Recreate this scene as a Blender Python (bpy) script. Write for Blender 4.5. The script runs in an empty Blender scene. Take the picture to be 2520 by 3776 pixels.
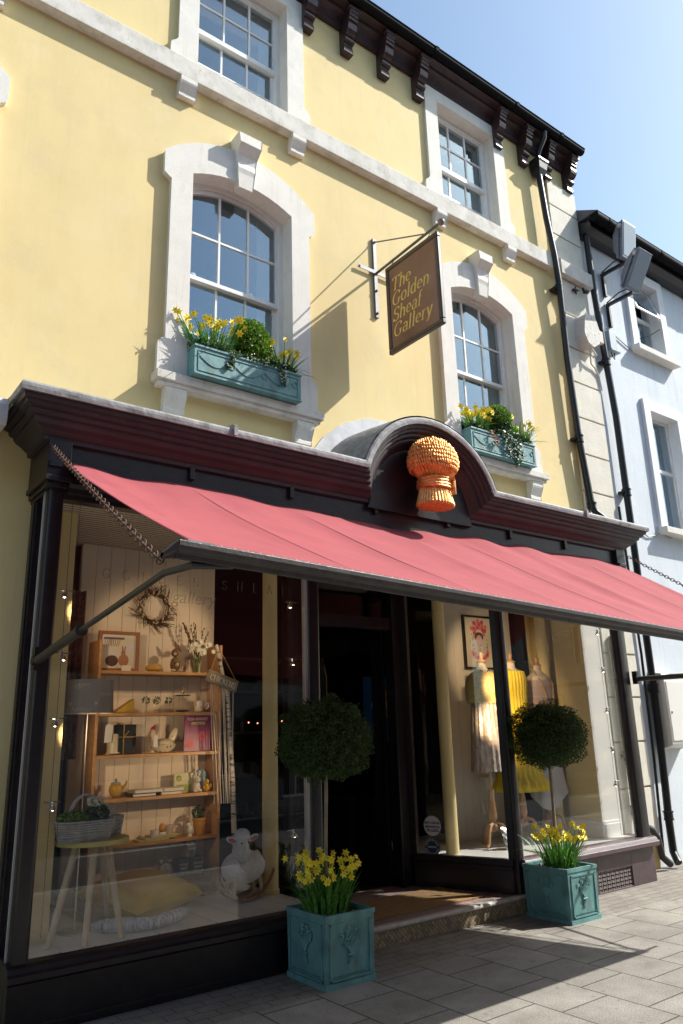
import bpy, bmesh, math, random
from mathutils import Vector, Matrix
rnd = random.Random(7)
R = math.radians
scene = bpy.context.scene
COL = scene.collection

# ------------------------------------------------------------------ camera
yaw, pit, rol = R(52.73), R(16.105), R(-1.634)
F = Vector((math.cos(yaw)*math.cos(pit), math.sin(yaw)*math.cos(pit), math.sin(pit)))
r0 = Vector((math.sin(yaw), -math.cos(yaw), 0)); u0 = r0.cross(F)
rr = math.cos(rol)*r0 + math.sin(rol)*u0
uu = -math.sin(rol)*r0 + math.cos(rol)*u0
cam = bpy.data.objects.new('camera', bpy.data.cameras.new('camera'))
COL.objects.link(cam)
cam.matrix_world = Matrix(((rr.x, uu.x, -F.x, 0), (rr.y, uu.y, -F.y, 0), (rr.z, uu.z, -F.z, 1.6), (0, 0, 0, 1)))
cam.data.sensor_fit = 'HORIZONTAL'; cam.data.sensor_width = 36; cam.data.lens = 36*2801.4/2520
cam.data.clip_start = .05; cam.data.clip_end = 2000
scene.camera = cam
# ------------------------------------------------------------------ light
SUN = Vector((2.25, -1.0, 2.3)).normalized()
elev = math.asin(SUN.z); azim = math.atan2(SUN.x, SUN.y)
w = bpy.data.worlds.new('World'); scene.world = w; w.use_nodes = True
nt = w.node_tree; bg = nt.nodes['Background']
sky = nt.nodes.new('ShaderNodeTexSky'); sky.sky_type = 'NISHITA'; sky.sun_disc = False
sky.sun_elevation = elev; sky.sun_rotation = azim
sky.air_density = 1.0; sky.dust_density = 1.5; sky.ozone_density = 0.6; sky.altitude = 0
tn = nt.nodes.new('ShaderNodeMix'); tn.data_type = 'RGBA'; tn.blend_type = 'MULTIPLY'; tn.inputs[0].default_value = 1; tn.inputs[7].default_value = (1.0, 1.08, 1.04, 1)
nt.links.new(sky.outputs[0], tn.inputs[6]); nt.links.new(tn.outputs[2], bg.inputs[0]); bg.inputs[1].default_value = 0.15
sl = bpy.data.lights.new('sun', 'SUN'); sl.energy = 5.0; sl.angle = R(.53); sl.color = (1, .965, .90)
so = bpy.data.objects.new('sun', sl); COL.objects.link(so)
so.rotation_euler = SUN.to_track_quat('Z', 'Y').to_euler(); so.location = (0, 0, 30)
vs = scene.view_settings; vs.view_transform = 'Standard'; vs.look = 'None'; vs.gamma = 1; vs.exposure = 0.60
scene.cycles.max_bounces = 10; scene.cycles.transparent_max_bounces = 24
scene.cycles.sample_clamp_indirect = 6

# ------------------------------------------------------------------ materials
MATS = {}
def mat(name, col, rough=.6, n=0, ns=8, b=0, bs=60, metal=0, spec=.5, col2=None, sheen=0, emit=None, es=0, coat=0, stretch=None, lo=.35, hi=.65, sss=0):
    """Principled material; n/col2 = noise mottling at scale ns, b = bump strength at scale bs."""
    if name in MATS: return MATS[name]
    m = bpy.data.materials.new(name); m.use_nodes = True; t = m.node_tree; N = t.nodes; Lk = t.links
    p = N['Principled BSDF']; c = (*col, 1)
    p.inputs['Base Color'].default_value = c; p.inputs['Roughness'].default_value = rough
    p.inputs['Metallic'].default_value = metal; p.inputs['Specular IOR Level'].default_value = spec
    p.inputs['Coat Weight'].default_value = coat
    if sheen: p.inputs['Sheen Weight'].default_value = sheen
    if emit: p.inputs['Emission Color'].default_value = (*emit, 1); p.inputs['Emission Strength'].default_value = es
    tc = N.new('ShaderNodeTexCoord'); src = tc.outputs['Object']
    if stretch:
        mp = N.new('ShaderNodeMapping'); mp.inputs['Scale'].default_value = stretch
        Lk.new(src, mp.inputs[0]); src = mp.outputs[0]
    if n or col2:
        no = N.new('ShaderNodeTexNoise'); no.inputs['Scale'].default_value = ns; no.inputs['Detail'].default_value = 6; no.inputs['Roughness'].default_value = .62
        Lk.new(src, no.inputs['Vector'])
        cr = N.new('ShaderNodeValToRGB'); e = cr.color_ramp.elements
        e[0].position = lo; e[1].position = hi
        c2 = col2 if col2 else tuple(min(1, x*(1+n)) for x in col)
        c1 = col if col2 else tuple(x*(1-n) for x in col)
        e[0].color = (*c1, 1); e[1].color = (*c2, 1)
        Lk.new(no.outputs[0], cr.inputs[0]); Lk.new(cr.outputs[0], p.inputs['Base Color'])
    if b:
        nb = N.new('ShaderNodeTexNoise'); nb.inputs['Scale'].default_value = bs; nb.inputs['Detail'].default_value = 5
        Lk.new(src, nb.inputs['Vector'])
        bu = N.new('ShaderNodeBump'); bu.inputs['Strength'].default_value = b; bu.inputs['Distance'].default_value = .01
        Lk.new(nb.outputs[0], bu.inputs['Height']); Lk.new(bu.outputs[0], p.inputs['Normal'])
    MATS[name] = m; return m

def plain_layers(m, layers):
    """stack extra noise tints: (colour, scale, lo, hi, amount, stretch) over the current base colour"""
    t = m.node_tree; N = t.nodes; Lk = t.links; p = N['Principled BSDF']
    for (c, s, lo, hi, amt, st) in layers:
        inp = p.inputs['Base Color']
        mix = N.new('ShaderNodeMix'); mix.data_type = 'RGBA'
        if inp.is_linked: Lk.new(inp.links[0].from_socket, mix.inputs[6])
        else: mix.inputs[6].default_value = inp.default_value
        mix.inputs[7].default_value = (*c, 1)
        tc = N.new('ShaderNodeTexCoord'); mp = N.new('ShaderNodeMapping'); mp.inputs['Scale'].default_value = st
        no = N.new('ShaderNodeTexNoise'); no.inputs['Scale'].default_value = s; no.inputs['Detail'].default_value = 7; no.inputs['Roughness'].default_value = .65
        mr = N.new('ShaderNodeMapRange'); mr.inputs[1].default_value = lo; mr.inputs[2].default_value = hi; mr.inputs[4].default_value = amt
        Lk.new(tc.outputs['Object'], mp.inputs[0]); Lk.new(mp.outputs[0], no.inputs['Vector']); Lk.new(no.outputs[0], mr.inputs[0])
        Lk.new(mr.outputs[0], mix.inputs[0]); Lk.new(mix.outputs[2], inp)
    return m

def glass(name, tint=(1, 1, 1), ior=1.5, wav=0.0, rtint=(1, 1, 1)):
    m = bpy.data.materials.new(name); m.use_nodes = True; t = m.node_tree; N = t.nodes; Lk = t.links
    N.remove(N['Principled BSDF']); out = N['Material Output']
    tr = N.new('ShaderNodeBsdfTransparent'); tr.inputs[0].default_value = (*tint, 1)
    gl = N.new('ShaderNodeBsdfGlossy'); gl.inputs['Roughness'].default_value = 0.003; gl.inputs[0].default_value = (*rtint, 1)
    ge = N.new('ShaderNodeNewGeometry'); dt = N.new('ShaderNodeVectorMath'); dt.operation = 'DOT_PRODUCT'
    Lk.new(ge.outputs['Incoming'], dt.inputs[0]); Lk.new(ge.outputs['Normal'], dt.inputs[1])
    def mth(op, a_, b_=None, c_=None):
        q = N.new('ShaderNodeMath'); q.operation = op
        for i_, v_ in enumerate((a_, b_, c_)):
            if v_ is None: continue
            if isinstance(v_, (int, float)): q.inputs[i_].default_value = v_
            else: Lk.new(v_, q.inputs[i_])
        return q.outputs[0]
    ab_ = mth('ABSOLUTE', dt.outputs['Value']); f0 = ((ior-1)/(ior+1))**2
    sch = mth('MULTIPLY_ADD', mth('POWER', mth('SUBTRACT', 1.0, ab_), 5.0), 1-f0, f0)   # Schlick reflectance
    mx = N.new('ShaderNodeMixShader')
    if wav:
        tc = N.new('ShaderNodeTexCoord'); no = N.new('ShaderNodeTexNoise'); no.inputs['Scale'].default_value = 2.0; no.inputs['Detail'].default_value = 1
        bu = N.new('ShaderNodeBump'); bu.inputs['Strength'].default_value = wav; bu.inputs['Distance'].default_value = .02
        Lk.new(tc.outputs['Object'], no.inputs['Vector']); Lk.new(no.outputs[0], bu.inputs['Height']); Lk.new(bu.outputs[0], gl.inputs['Normal'])
    Lk.new(sch, mx.inputs[0]); Lk.new(tr.outputs[0], mx.inputs[1]); Lk.new(gl.outputs[0], mx.inputs[2]); Lk.new(mx.outputs[0], out.inputs[0])
    MATS[name] = m; return m

YEL = mat('yellow_render', (.76, .605, .295), .85, n=.04, ns=1.2, b=.14, bs=130)
plain_layers(YEL, [((.64, .49, .22), 3.5, .50, .78, .35, (1, 1, .45)), ((.80, .67, .40), 1.1, .5, .8, .4, (1, 1, 1)), ((.42, .34, .18), 9, .66, .80, .28, (1.6, 1, .3)), ((.55, .44, .22), 7, .54, .78, .26, (1.3, 1, .06)), ((.60, .50, .30), 1.6, .55, .62, .22, (1, 1, 1)), ((.82, .72, .50), 2.6, .58, .72, .22, (1, 1, .8))])
WHT = mat('white_masonry', (.76, .73, .665), .85, n=.04, ns=5, b=.32, bs=140)
plain_layers(WHT, [((.42, .38, .31), 6, .56, .76, .45, (1, 1, .5)), ((.30, .28, .22), 22, .64, .78, .5, (1, 1, .6)), ((.48, .44, .36), 14, .55, .75, .4, (1.2, 1, .08))])
WSTAIN = mat('weathered_white_ledge', (.70, .67, .61), .9, n=.08, ns=7, b=.4, bs=130)
plain_layers(WSTAIN, [((.33, .31, .22), 4, .48, .74, .6, (1, 1, .8)), ((.20, .22, .14), 18, .58, .76, .55, (1, 1, .6))])
QUO = mat('cream_ashlar', (.72, .68, .58), .85, n=.06, ns=4, b=.6, bs=80)
plain_layers(QUO, [((.50, .46, .36), 5, .52, .78, .4, (1, 1, .4))])
GRO = mat('ochre_groove', (.55, .40, .17), .9)
BLU = mat('pale_blue_render', (.66, .71, .76), .85, n=.03, ns=2, b=.4, bs=70)
plain_layers(BLU, [((.50, .59, .68), 2.2, .52, .8, .5, (1, 1, .35)), ((.44, .48, .50), 8, .52, .78, .6, (1.2, 1, .08))])
UPVC = mat('white_sash_paint', (.80, .79, .77), .35, n=.03, ns=12)
DARK = mat('aubergine_gloss_paint', (.017, .012, .015), .32, n=.25, ns=9, b=.12, bs=30, spec=.45)
plain_layers(DARK, [((.05, .04, .04), 14, .64, .8, .4, (1, 1, .5))])
CORN = mat('plum_cornice_paint', (.036, .028, .033), .52, n=.2, ns=6, b=.1, bs=25)
plain_layers(CORN, [((.10, .075, .075), 12, .62, .8, .5, (.6, 1, 1))])
EAVE = mat('chocolate_eaves_paint', (.040, .020, .022), .38, n=.2, ns=8, b=.15, bs=30)
BLACK = mat('black_gloss_paint', (.010, .010, .012), .38, n=.2, ns=15, b=.1, bs=30)
LEAD = mat('weathered_lead', (.26, .26, .265), .65, n=.15, ns=6, b=.7, bs=18, spec=.4)
plain_layers(LEAD, [((.10, .10, .095), 10, .52, .68, .8, (.6, 1, 1)), ((.52, .52, .52), 5, .56, .76, .5, (1, 1, 1))])
LEADD = mat('dark_barrel_lead', (.23, .23, .225), .7, n=.25, ns=9, b=.6, bs=14)
LEADW = mat('bright_lead_flashing', (.52, .53, .55), .55, n=.12, ns=7, b=.4, bs=9)
RED = mat('awning_canvas', (.31, .058, .068), .92, n=.05, ns=3, b=.10, bs=220)
plain_layers(RED, [((.19, .030, .038), 6, .52, .76, .45, (1, .25, .25)), ((.22, .034, .045), 2.0, .5, .75, .4, (.7, 1, 1)), ((.32, .10, .11), 14, .60, .76, .3, (1, .35, 1))])
BRONZ = mat('brown_bar_paint', (.048, .038, .036), .42, n=.25, ns=16, b=.2, bs=60)
SLATE = mat('slate', (.08, .085, .095), .6, n=.2, ns=10)
GLASS = glass('shop_glass', (.98, .985, .98), 1.5, 0)
GLASSU = glass('old_window_glass', (.93, .95, .95), 2.35, .012, (.66, .84, 1.0))  # reflection tinted blue to paint a bluer sky into the panes
INT = mat('room_plaster', (.10, .10, .10), .9)
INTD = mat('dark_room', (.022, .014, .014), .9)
CREAM = mat('cream_boarding', (.74, .64, .52), .6, n=.03, ns=4)
IYEL = mat('yellow_interior_paint', (.72, .58, .28), .6, n=.03, ns=3)
IWHT = mat('white_interior_paint', (.76, .74, .70), .45)

# ------------------------------------------------------------------ mesh builder
class MB:
    def __init__(s): s.v = []; s.f = []; s.m = []; s.cur = 0
    def add(s, vs, fs):
        o = len(s.v); s.v += [tuple(x) for x in vs]
        for f in fs: s.f.append(tuple(i+o for i in f)); s.m.append(s.cur)
        return s
    def box(s, x0, x1, y0, y1, z0, z1):
        return s.add([(x0,y0,z0),(x1,y0,z0),(x1,y1,z0),(x0,y1,z0),(x0,y0,z1),(x1,y0,z1),(x1,y1,z1),(x0,y1,z1)],
                     [(0,3,2,1),(4,5,6,7),(0,1,5,4),(1,2,6,5),(2,3,7,6),(3,0,4,7)])
    def obox(s, c, ux, uy, uz, hx, hy, hz):
        c = Vector(c); ux, uy, uz = Vector(ux), Vector(uy), Vector(uz)
        P = [c+ux*a*hx+uy*b_*hy+uz*d*hz for d in (-1, 1) for a, b_ in ((-1,-1),(1,-1),(1,1),(-1,1))]
        return s.add(P, [(0,3,2,1),(4,5,6,7),(0,1,5,4),(1,2,6,5),(2,3,7,6),(3,0,4,7)])
    def prism(s, pts, ax, a, b):
        n = len(pts)
        def P(p, t): return (p[0], t, p[1]) if ax == 'y' else ((t, p[0], p[1]) if ax == 'x' else (p[0], p[1], t))
        vs = [P(p, a) for p in pts]+[P(p, b) for p in pts]
        fs = [tuple(range(n)), tuple(range(2*n-1, n-1, -1))]+[(i, (i+1) % n, (i+1) % n+n, i+n) for i in range(n)]
        return s.add(vs, fs)
    def strip(s, rows, close=False):
        n = len(rows[0]); vs = [p for r in rows for p in r]; fs = []
        for i in range(len(rows)-1):
            for j in range(n if close else n-1):
                k = (j+1) % n; fs.append((i*n+j, i*n+k, (i+1)*n+k, (i+1)*n+j))
        return s.add(vs, fs)
    def tube(s, path, r, n=8, caps=True):
        path = [Vector(p) for p in path]; m = len(path); rs = r if isinstance(r, (list, tuple)) else [r]*m
        rows = []; prev = None
        for i, p in enumerate(path):
            d = (path[min(i+1, m-1)]-path[max(i-1, 0)]).normalized()
            if prev is None:
                a = Vector((0, 0, 1)) if abs(d.z) < .9 else Vector((1, 0, 0)); u = d.cross(a).normalized()
            else: u = (prev-d*prev.dot(d)).normalized()
            prev = u; v = d.cross(u)
            rows.append([p+(u*math.cos(2*math.pi*k/n)+v*math.sin(2*math.pi*k/n))*rs[i] for k in range(n)])
        s.strip(rows, True)
        if caps:
            o = len(s.v)-m*n; s.f.append(tuple(o+k for k in range(n))); s.m.append(s.cur)
            o = len(s.v)-n; s.f.append(tuple(o+n-1-k for k in range(n))); s.m.append(s.cur)
        return s
    def lathe(s, prof, c=(0, 0, 0), n=16, sx=1, sy=1):
        rows = [[(c[0]+r*sx*math.cos(2*math.pi*k/n), c[1]+r*sy*math.sin(2*math.pi*k/n), c[2]+z) for k in range(n)] for r, z in prof]
        return s.strip(rows, True)
    def ball(s, c, rx, ry=None, rz=None, n=12, m=8, rot=None):
        ry = ry or rx; rz = rz or rx; rows = []
        for i in range(m+1):
            a = math.pi*i/m; row = []
            for k in range(n):
                q = Vector((rx*math.sin(a)*math.cos(2*math.pi*k/n), ry*math.sin(a)*math.sin(2*math.pi*k/n), rz*math.cos(a)))
                if rot: q = rot @ q
                row.append(Vector(c)+q)
            rows.append(row)
        return s.strip(rows, True)
    def link(s, name, mt, parent=None, smooth=False, bevel=0, off=None):
        me = bpy.data.meshes.new(name); o_ = Vector(off) if off is not None else (root_loc(parent) if parent else Vector((0, 0, 0)))
        me.from_pydata([tuple(Vector(p)-o_) for p in s.v], [], s.f)
        mts = mt if isinstance(mt, (list, tuple)) else [mt]
        for x in mts: me.materials.append(x)
        if len(mts) > 1: me.polygons.foreach_set('material_index', s.m)
        if smooth:
            me.polygons.foreach_set('use_smooth', [True]*len(s.f))
        me.update(); me.validate()
        o = bpy.data.objects.new(name, me); COL.objects.link(o)
        if parent: o.parent = parent
        if smooth and smooth != 'all':
            try: me.set_sharp_from_angle(angle=R(40))
            except Exception: pass
        if bevel:
            b = o.modifiers.new('bevel', 'BEVEL'); b.width = bevel; b.segments = 2; b.limit_method = 'ANGLE'; b.angle_limit = R(35)
            b.harden_normals = False
        return o
def root_loc(o):
    l = Vector((0, 0, 0))
    while o is not None: l = l+o.location; o = o.parent
    return l
def tag(o, label, cat, group=None, kind=None):
    o['label'] = label; o['category'] = cat
    if group: o['group'] = group
    if kind: o['kind'] = kind
    return o
def thing(name, label, cat, loc=(0, 0, 0), group=None):
    o = bpy.data.objects.new(name, None); COL.objects.link(o); o.location = loc; o.empty_display_size = .1
    return tag(o, label, cat, group)
def struct(o): o['kind'] = 'structure'; return o
def kids(o): return [c for c in bpy.data.objects if c.parent == o]
def dup(o, loc=None, label=None, parent=None, rz=None):
    c = o.copy(); COL.objects.link(c)
    if parent: c.parent = parent
    if loc is not None: c.location = loc
    if label: c['label'] = label
    if rz is not None: c.rotation_euler.z = rz
    for ch in kids(o): dup(ch, parent=c)
    return c

# serif lettering drawn with a broad pen: each glyph = list of strokes on a 0..1 high grid
def arc(cx, cy, rx, ry, a0, a1, n=10): return [(cx+rx*math.cos(R(a0+(a1-a0)*i/n)), cy+ry*math.sin(R(a0+(a1-a0)*i/n))) for i in range(n+1)]
GLY = {
 'T': (.72, [[(.36, 0), (.36, 1)], [(.02, 1), (.70, 1)], [(.02, 1), (.02, .84)], [(.70, 1), (.70, .84)], [(.24, 0), (.48, 0)]]),
 'G': (.82, [arc(.42, .5, .38, .5, 52, 318, 16), [(.66, .40), (.66, .10)], [(.52, .40), (.80, .40)], [(.66, .95), (.66, .74)]]),
 'S': (.58, [arc(.29, .75, .22, .25, 30, 250, 9)+arc(.29, .25, .24, .25, 70, -150, 9), [(.49, .97), (.49, .78)], [(.05, .04), (.05, .24)]]),
 'h': (.60, [[(.12, 0), (.12, 1.05)], arc(.31, .38, .19, .28, 170, 0, 8)+[(.50, 0)], [(.03, 0), (.22, 0)], [(.41, 0), (.60, 0)], [(.02, 1.02), (.12, 1.05)]]),
 'e': (.52, [[(.07, .36), (.45, .36)]+arc(.26, .36, .20, .30, 0, 312, 13)]),
 'o': (.56, [arc(.28, .33, .23, .33, 0, 360, 16)]),
 'l': (.28, [[(.14, 0), (.14, 1.05)], [(.04, 0), (.25, 0)], [(.04, 1.02), (.14, 1.05)]]),
 'd': (.58, [arc(.26, .33, .20, .33, 40, 320, 12), [(.46, 0), (.46, 1.05)], [(.46, 0), (.57, .02)], [(.36, 1.02), (.46, 1.05)]]),
 'n': (.60, [[(.12, 0), (.12, .66)], arc(.31, .38, .19, .28, 170, 0, 8)+[(.50, 0)], [(.03, 0), (.22, 0)], [(.41, 0), (.60, 0)], [(.02, .62), (.12, .66)]]),
 'a': (.52, [[(.08, .54)]+arc(.25, .46, .17, .2, 130, 0, 6)+[(.42, .06), (.50, .0)], arc(.24, .19, .18, .19, 60, 330, 9)]),
 'f': (.36, [[(.15, 0), (.15, .82)]+arc(.28, .84, .13, .2, 180, 50, 6), [(.03, .64), (.32, .64)], [(.04, 0), (.27, 0)]]),
 'r': (.42, [[(.12, 0), (.12, .66)], arc(.30, .42, .18, .24, 160, 60, 5), [(.03, 0), (.23, 0)], [(.02, .62), (.12, .66)]]),
 'y': (.54, [[(.06, .66), (.28, .02)], [(.50, .66), (.25, -.10), (.14, -.28), (.03, -.26)], [(0, .66), (.17, .66)], [(.38, .66), (.56, .66)]]),
 'C': (.72, [arc(.40, .5, .36, .5, 50, 310, 14), [(.63, .95), (.63, .74)]]),
 'H': (.78, [[(.14, 0), (.14, 1)], [(.64, 0), (.64, 1)], [(.14, .52), (.64, .52)], [(.04, 0), (.24, 0)], [(.54, 0), (.74, 0)], [(.04, 1), (.24, 1)], [(.54, 1), (.74, 1)]]),
 'I': (.34, [[(.17, 0), (.17, 1)], [(.05, 0), (.29, 0)], [(.05, 1), (.29, 1)]]),
 'K': (.74, [[(.14, 0), (.14, 1)], [(.62, 1), (.18, .50)], [(.26, .56), (.66, 0)], [(.04, 0), (.24, 0)], [(.56, 0), (.74, 0)], [(.04, 1), (.24, 1)], [(.52, 1), (.70, 1)]]),
 'E': (.62, [[(.14, 0), (.14, 1)], [(.04, 1), (.54, 1), (.54, .86)], [(.14, .52), (.42, .52)], [(.04, 0), (.56, 0), (.56, .16)]]),
 'N': (.80, [[(.14, 0), (.14, 1)], [(.14, 1), (.64, 0)], [(.64, 0), (.64, 1)], [(.04, 0), (.24, 0)], [(.04, 1), (.16, 1)], [(.54, 1), (.74, 1)]]),
 'O': (.84, [arc(.42, .5, .38, .5, 0, 360, 20)]),
 'L': (.60, [[(.14, 0), (.14, 1)], [(.04, 1), (.26, 1)], [(.04, 0), (.54, 0), (.54, .2)]]),
 'D': (.80, [[(.14, 0), (.14, 1)], [(.04, 1), (.34, 1)]+arc(.34, .5, .40, .5, 80, -80, 12)+[(.34, 0), (.04, 0)]]),
 'F': (.58, [[(.14, 0), (.14, 1)], [(.04, 1), (.54, 1), (.54, .84)], [(.14, .52), (.42, .52)], [(.04, 0), (.26, 0)]]),
 'A': (.78, [[(.08, 0), (.38, 1)], [(.38, 1), (.68, 0)], [(.20, .36), (.58, .36)], [(0, 0), (.18, 0)], [(.58, 0), (.78, 0)]]),
 ' ': (.34, [])}
def serif(mb, text, org, U, V, Nn, h, slant=0, thick=.125, thin=.035, depth=.002, track=0):
    """write text from org along U, up V, raised along Nn"""
    U, V, Nn, org = Vector(U), Vector(V), Vector(Nn), Vector(org); x = 0
    for ch in text:
        wd, sts = GLY[ch]
        for li, st in enumerate(sts):
            if len(st) < 2: continue
            top = []; bot = []
            for i, p in enumerate(st):
                a = st[max(0, i-1)]; b = st[min(len(st)-1, i+1)]
                dx, dy = b[0]-a[0], b[1]-a[1]; L_ = math.hypot(dx, dy) or 1; dx /= L_; dy /= L_
                wgt = thin+(thick-thin)*abs(dy)**1.3
                if i in (0, len(st)-1) and len(st) > 5: wgt *= .8
                ox, oy = -dy*wgt/2, dx*wgt/2
                for l_, sg in ((top, 1), (bot, -1)):
                    px, py = p[0]+ox*sg, p[1]+oy*sg
                    l_.append(org+U*((x+px+slant*py)*h)+V*(py*h)+Nn*(depth+li*.0003))
            mb.strip([top, bot])
        x += wd+track
    return x*h
def textmesh(mb, s, org, U, V, Nn, size, align='CENTER', depth=.0015, bold=0):
    cu = bpy.data.curves.new('t', 'FONT'); cu.body = s; cu.size = size; cu.align_x = align; cu.offset = bold; cu.resolution_u = 3
    ob = bpy.data.objects.new('t', cu); COL.objects.link(ob)
    dg = bpy.context.evaluated_depsgraph_get(); me = bpy.data.meshes.new_from_object(ob.evaluated_get(dg))
    U, V, Nn, org = Vector(U), Vector(V), Vector(Nn), Vector(org)
    mb.add([org+U*v.co.x+V*v.co.y+Nn*depth for v in me.vertices], [tuple(p.vertices) for p in me.polygons])
    bpy.data.objects.remove(ob); bpy.data.curves.remove(cu); bpy.data.meshes.remove(me)
X3, Y3, Z3 = (1, 0, 0), (0, 1, 0), (0, 0, 1)
# ================================================================== SETTING
W, FR = 5.43, 5.03
def paving_mat():
    m = bpy.data.materials.new('paving_slabs'); m.use_nodes = True; t = m.node_tree; N = t.nodes; Lk = t.links; p = N['Principled BSDF']
    p.inputs['Roughness'].default_value = .85
    tc = N.new('ShaderNodeTexCoord')
    def brick(loc, rot, wid, hei, mort, off):
        mp = N.new('ShaderNodeMapping'); mp.inputs['Location'].default_value = loc; mp.inputs['Rotation'].default_value = (0, 0, rot)
        Lk.new(tc.outputs['Object'], mp.inputs[0]); b = N.new('ShaderNodeTexBrick'); Lk.new(mp.outputs[0], b.inputs[0])
        b.inputs['Scale'].default_value = 1; b.inputs['Brick Width'].default_value = wid; b.inputs['Row Height'].default_value = hei
        b.inputs['Mortar Size'].default_value = mort; b.inputs['Mortar Smooth'].default_value = .25; b.offset = off
        return b
    b1 = brick((0, 0, 0), R(90), .47, .445, .006, .42)      # slabs with continuous joints across the pavement
    b1.inputs['Color1'].default_value = (.35, .335, .31, 1); b1.inputs['Color2'].default_value = (.28, .27, .25, 1); b1.inputs['Mortar'].default_value = (.07, .062, .055, 1)
    b1.inputs['Bias'].default_value = 0
    b2 = brick((0, 0, 0), 0, .20, .10, .005, .5)
    b2.inputs['Color1'].default_value = (.305, .285, .26, 1); b2.inputs['Color2'].default_value = (.265, .25, .23, 1); b2.inputs['Mortar'].default_value = (.15, .135, .115, 1)
    sx = N.new('ShaderNodeSeparateXYZ'); Lk.new(tc.outputs['Object'], sx.inputs[0])
    gt = N.new('ShaderNodeMath'); gt.operation = 'GREATER_THAN'; gt.inputs[1].default_value = 4.50; Lk.new(sx.outputs[1], gt.inputs[0])
    mx = N.new('ShaderNodeMix'); mx.data_type = 'RGBA'; Lk.new(gt.outputs[0], mx.inputs[0]); Lk.new(b1.outputs[0], mx.inputs[6]); Lk.new(b2.outputs[0], mx.inputs[7])
    mf = N.new('ShaderNodeMix'); Lk.new(gt.outputs[0], mf.inputs[0]); Lk.new(b1.outputs[1], mf.inputs[2]); Lk.new(b2.outputs[1], mf.inputs[3])
    # exposed aggregate speckle
    no = N.new('ShaderNodeTexNoise'); no.inputs['Scale'].default_value = 130; no.inputs['Detail'].default_value = 3; Lk.new(tc.outputs['Object'], no.inputs['Vector'])
    cr = N.new('ShaderNodeValToRGB'); e = cr.color_ramp.elements; e[0].position = .38; e[1].position = .66; e[0].color = (.62, .61, .60, 1); e[1].color = (1.35, 1.33, 1.28, 1)
    Lk.new(no.outputs[0], cr.inputs[0])
    ml = N.new('ShaderNodeMix'); ml.data_type = 'RGBA'; ml.blend_type = 'MULTIPLY'; ml.inputs[0].default_value = 1
    Lk.new(mx.outputs[2], ml.inputs[6]); Lk.new(cr.outputs[0], ml.inputs[7])
    st = N.new('ShaderNodeTexNoise'); st.inputs['Scale'].default_value = 2.2; st.inputs['Detail'].default_value = 6; st.inputs['Roughness'].default_value = .7; Lk.new(tc.outputs['Object'], st.inputs['Vector'])
    c2 = N.new('ShaderNodeValToRGB'); e = c2.color_ramp.elements; e[0].position = .35; e[1].position = .7; e[0].color = (.66, .64, .61, 1); e[1].color = (1.10, 1.09, 1.06, 1)
    Lk.new(st.outputs[0], c2.inputs[0])
    m2 = N.new('ShaderNodeMix'); m2.data_type = 'RGBA'; m2.blend_type = 'MULTIPLY'; m2.inputs[0].default_value = 1
    Lk.new(ml.outputs[2], m2.inputs[6]); Lk.new(c2.outputs[0], m2.inputs[7]); 
    gum = N.new('ShaderNodeTexNoise'); gum.inputs['Scale'].default_value = 13; gum.inputs['Detail'].default_value = 1; Lk.new(tc.outputs['Object'], gum.inputs['Vector'])
    gr = N.new('ShaderNodeMapRange'); gr.inputs[1].default_value = .70; gr.inputs[2].default_value = .74; gr.inputs[4].default_value = .5; Lk.new(gum.outputs[0], gr.inputs[0])
    m3 = N.new('ShaderNodeMix'); m3.data_type = 'RGBA'; m3.inputs[7].default_value = (.10, .095, .09, 1); Lk.new(gr.outputs[0], m3.inputs[0]); Lk.new(m2.outputs[2], m3.inputs[6]); Lk.new(m3.outputs[2], p.inputs['Base Color'])
    sc = N.new('ShaderNodeMath'); sc.operation = 'MULTIPLY_ADD'; sc.inputs[1].default_value = -.9; Lk.new(mf.outputs[0], sc.inputs[0]); 
    nn = N.new('ShaderNodeMath'); nn.operation = 'MULTIPLY'; nn.inputs[1].default_value = .35; Lk.new(no.outputs[0], nn.inputs[0]); Lk.new(nn.outputs[0], sc.inputs[2])
    bu = N.new('ShaderNodeBump'); bu.inputs['Strength'].default_value = .7; bu.inputs['Distance'].default_value = .006
    Lk.new(sc.outputs[0], bu.inputs['Height']); Lk.new(bu.outputs[0], p.inputs['Normal'])
    return m
PAVE = paving_mat()
ASPH = mat('asphalt', (.055, .055, .058), .9, n=.25, ns=120, b=.5, bs=200)
g = struct(MB().box(-150, 150, -150, 150, -.6, -.13).link('ground', ASPH))
pv = struct(MB().box(-60, 60, 1.0, 5.6, -.3, 0).link('pavement', PAVE))
kb = struct(MB().box(-60, 60, .84, .997, -.3, .004).link('kerb', mat('kerb_stone', (.34, .33, .31), .85, n=.15, ns=20, b=.4), bevel=.012))
nb = thing('neighbour_ledge', 'pale lead covered shop ledge of the next shop behind the cornice end', 'ledge', (-1, 5.2, 3.6)); MB().prism([(5.428, 3.60), (5.02, 3.60), (5.0, 3.64), (5.0, 3.74), (5.03, 3.79), (5.428, 3.83)], 'x', -5, 1.06).link('ledge_body', LEADW, nb)
pv2 = struct(MB().box(-60, 60, -8, -5.4, -.3, 0).link('pavement', PAVE))
mk = MB()
for k in range(-12, 13): mk.box(k*4.2, k*4.2+2, -2.35, -2.25, -.2, -.126)
mk.box(-60, 60, .52, .60, -.2, -.126); mk.box(-60, 60, .36, .44, -.2, -.126); mk.box(-60, 60, -5.0, -4.9, -.2, -.126)
struct(mk.link('road_marking', mat('road_paint', (.62, .6, .52), .8, n=.1, ns=30)))

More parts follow.
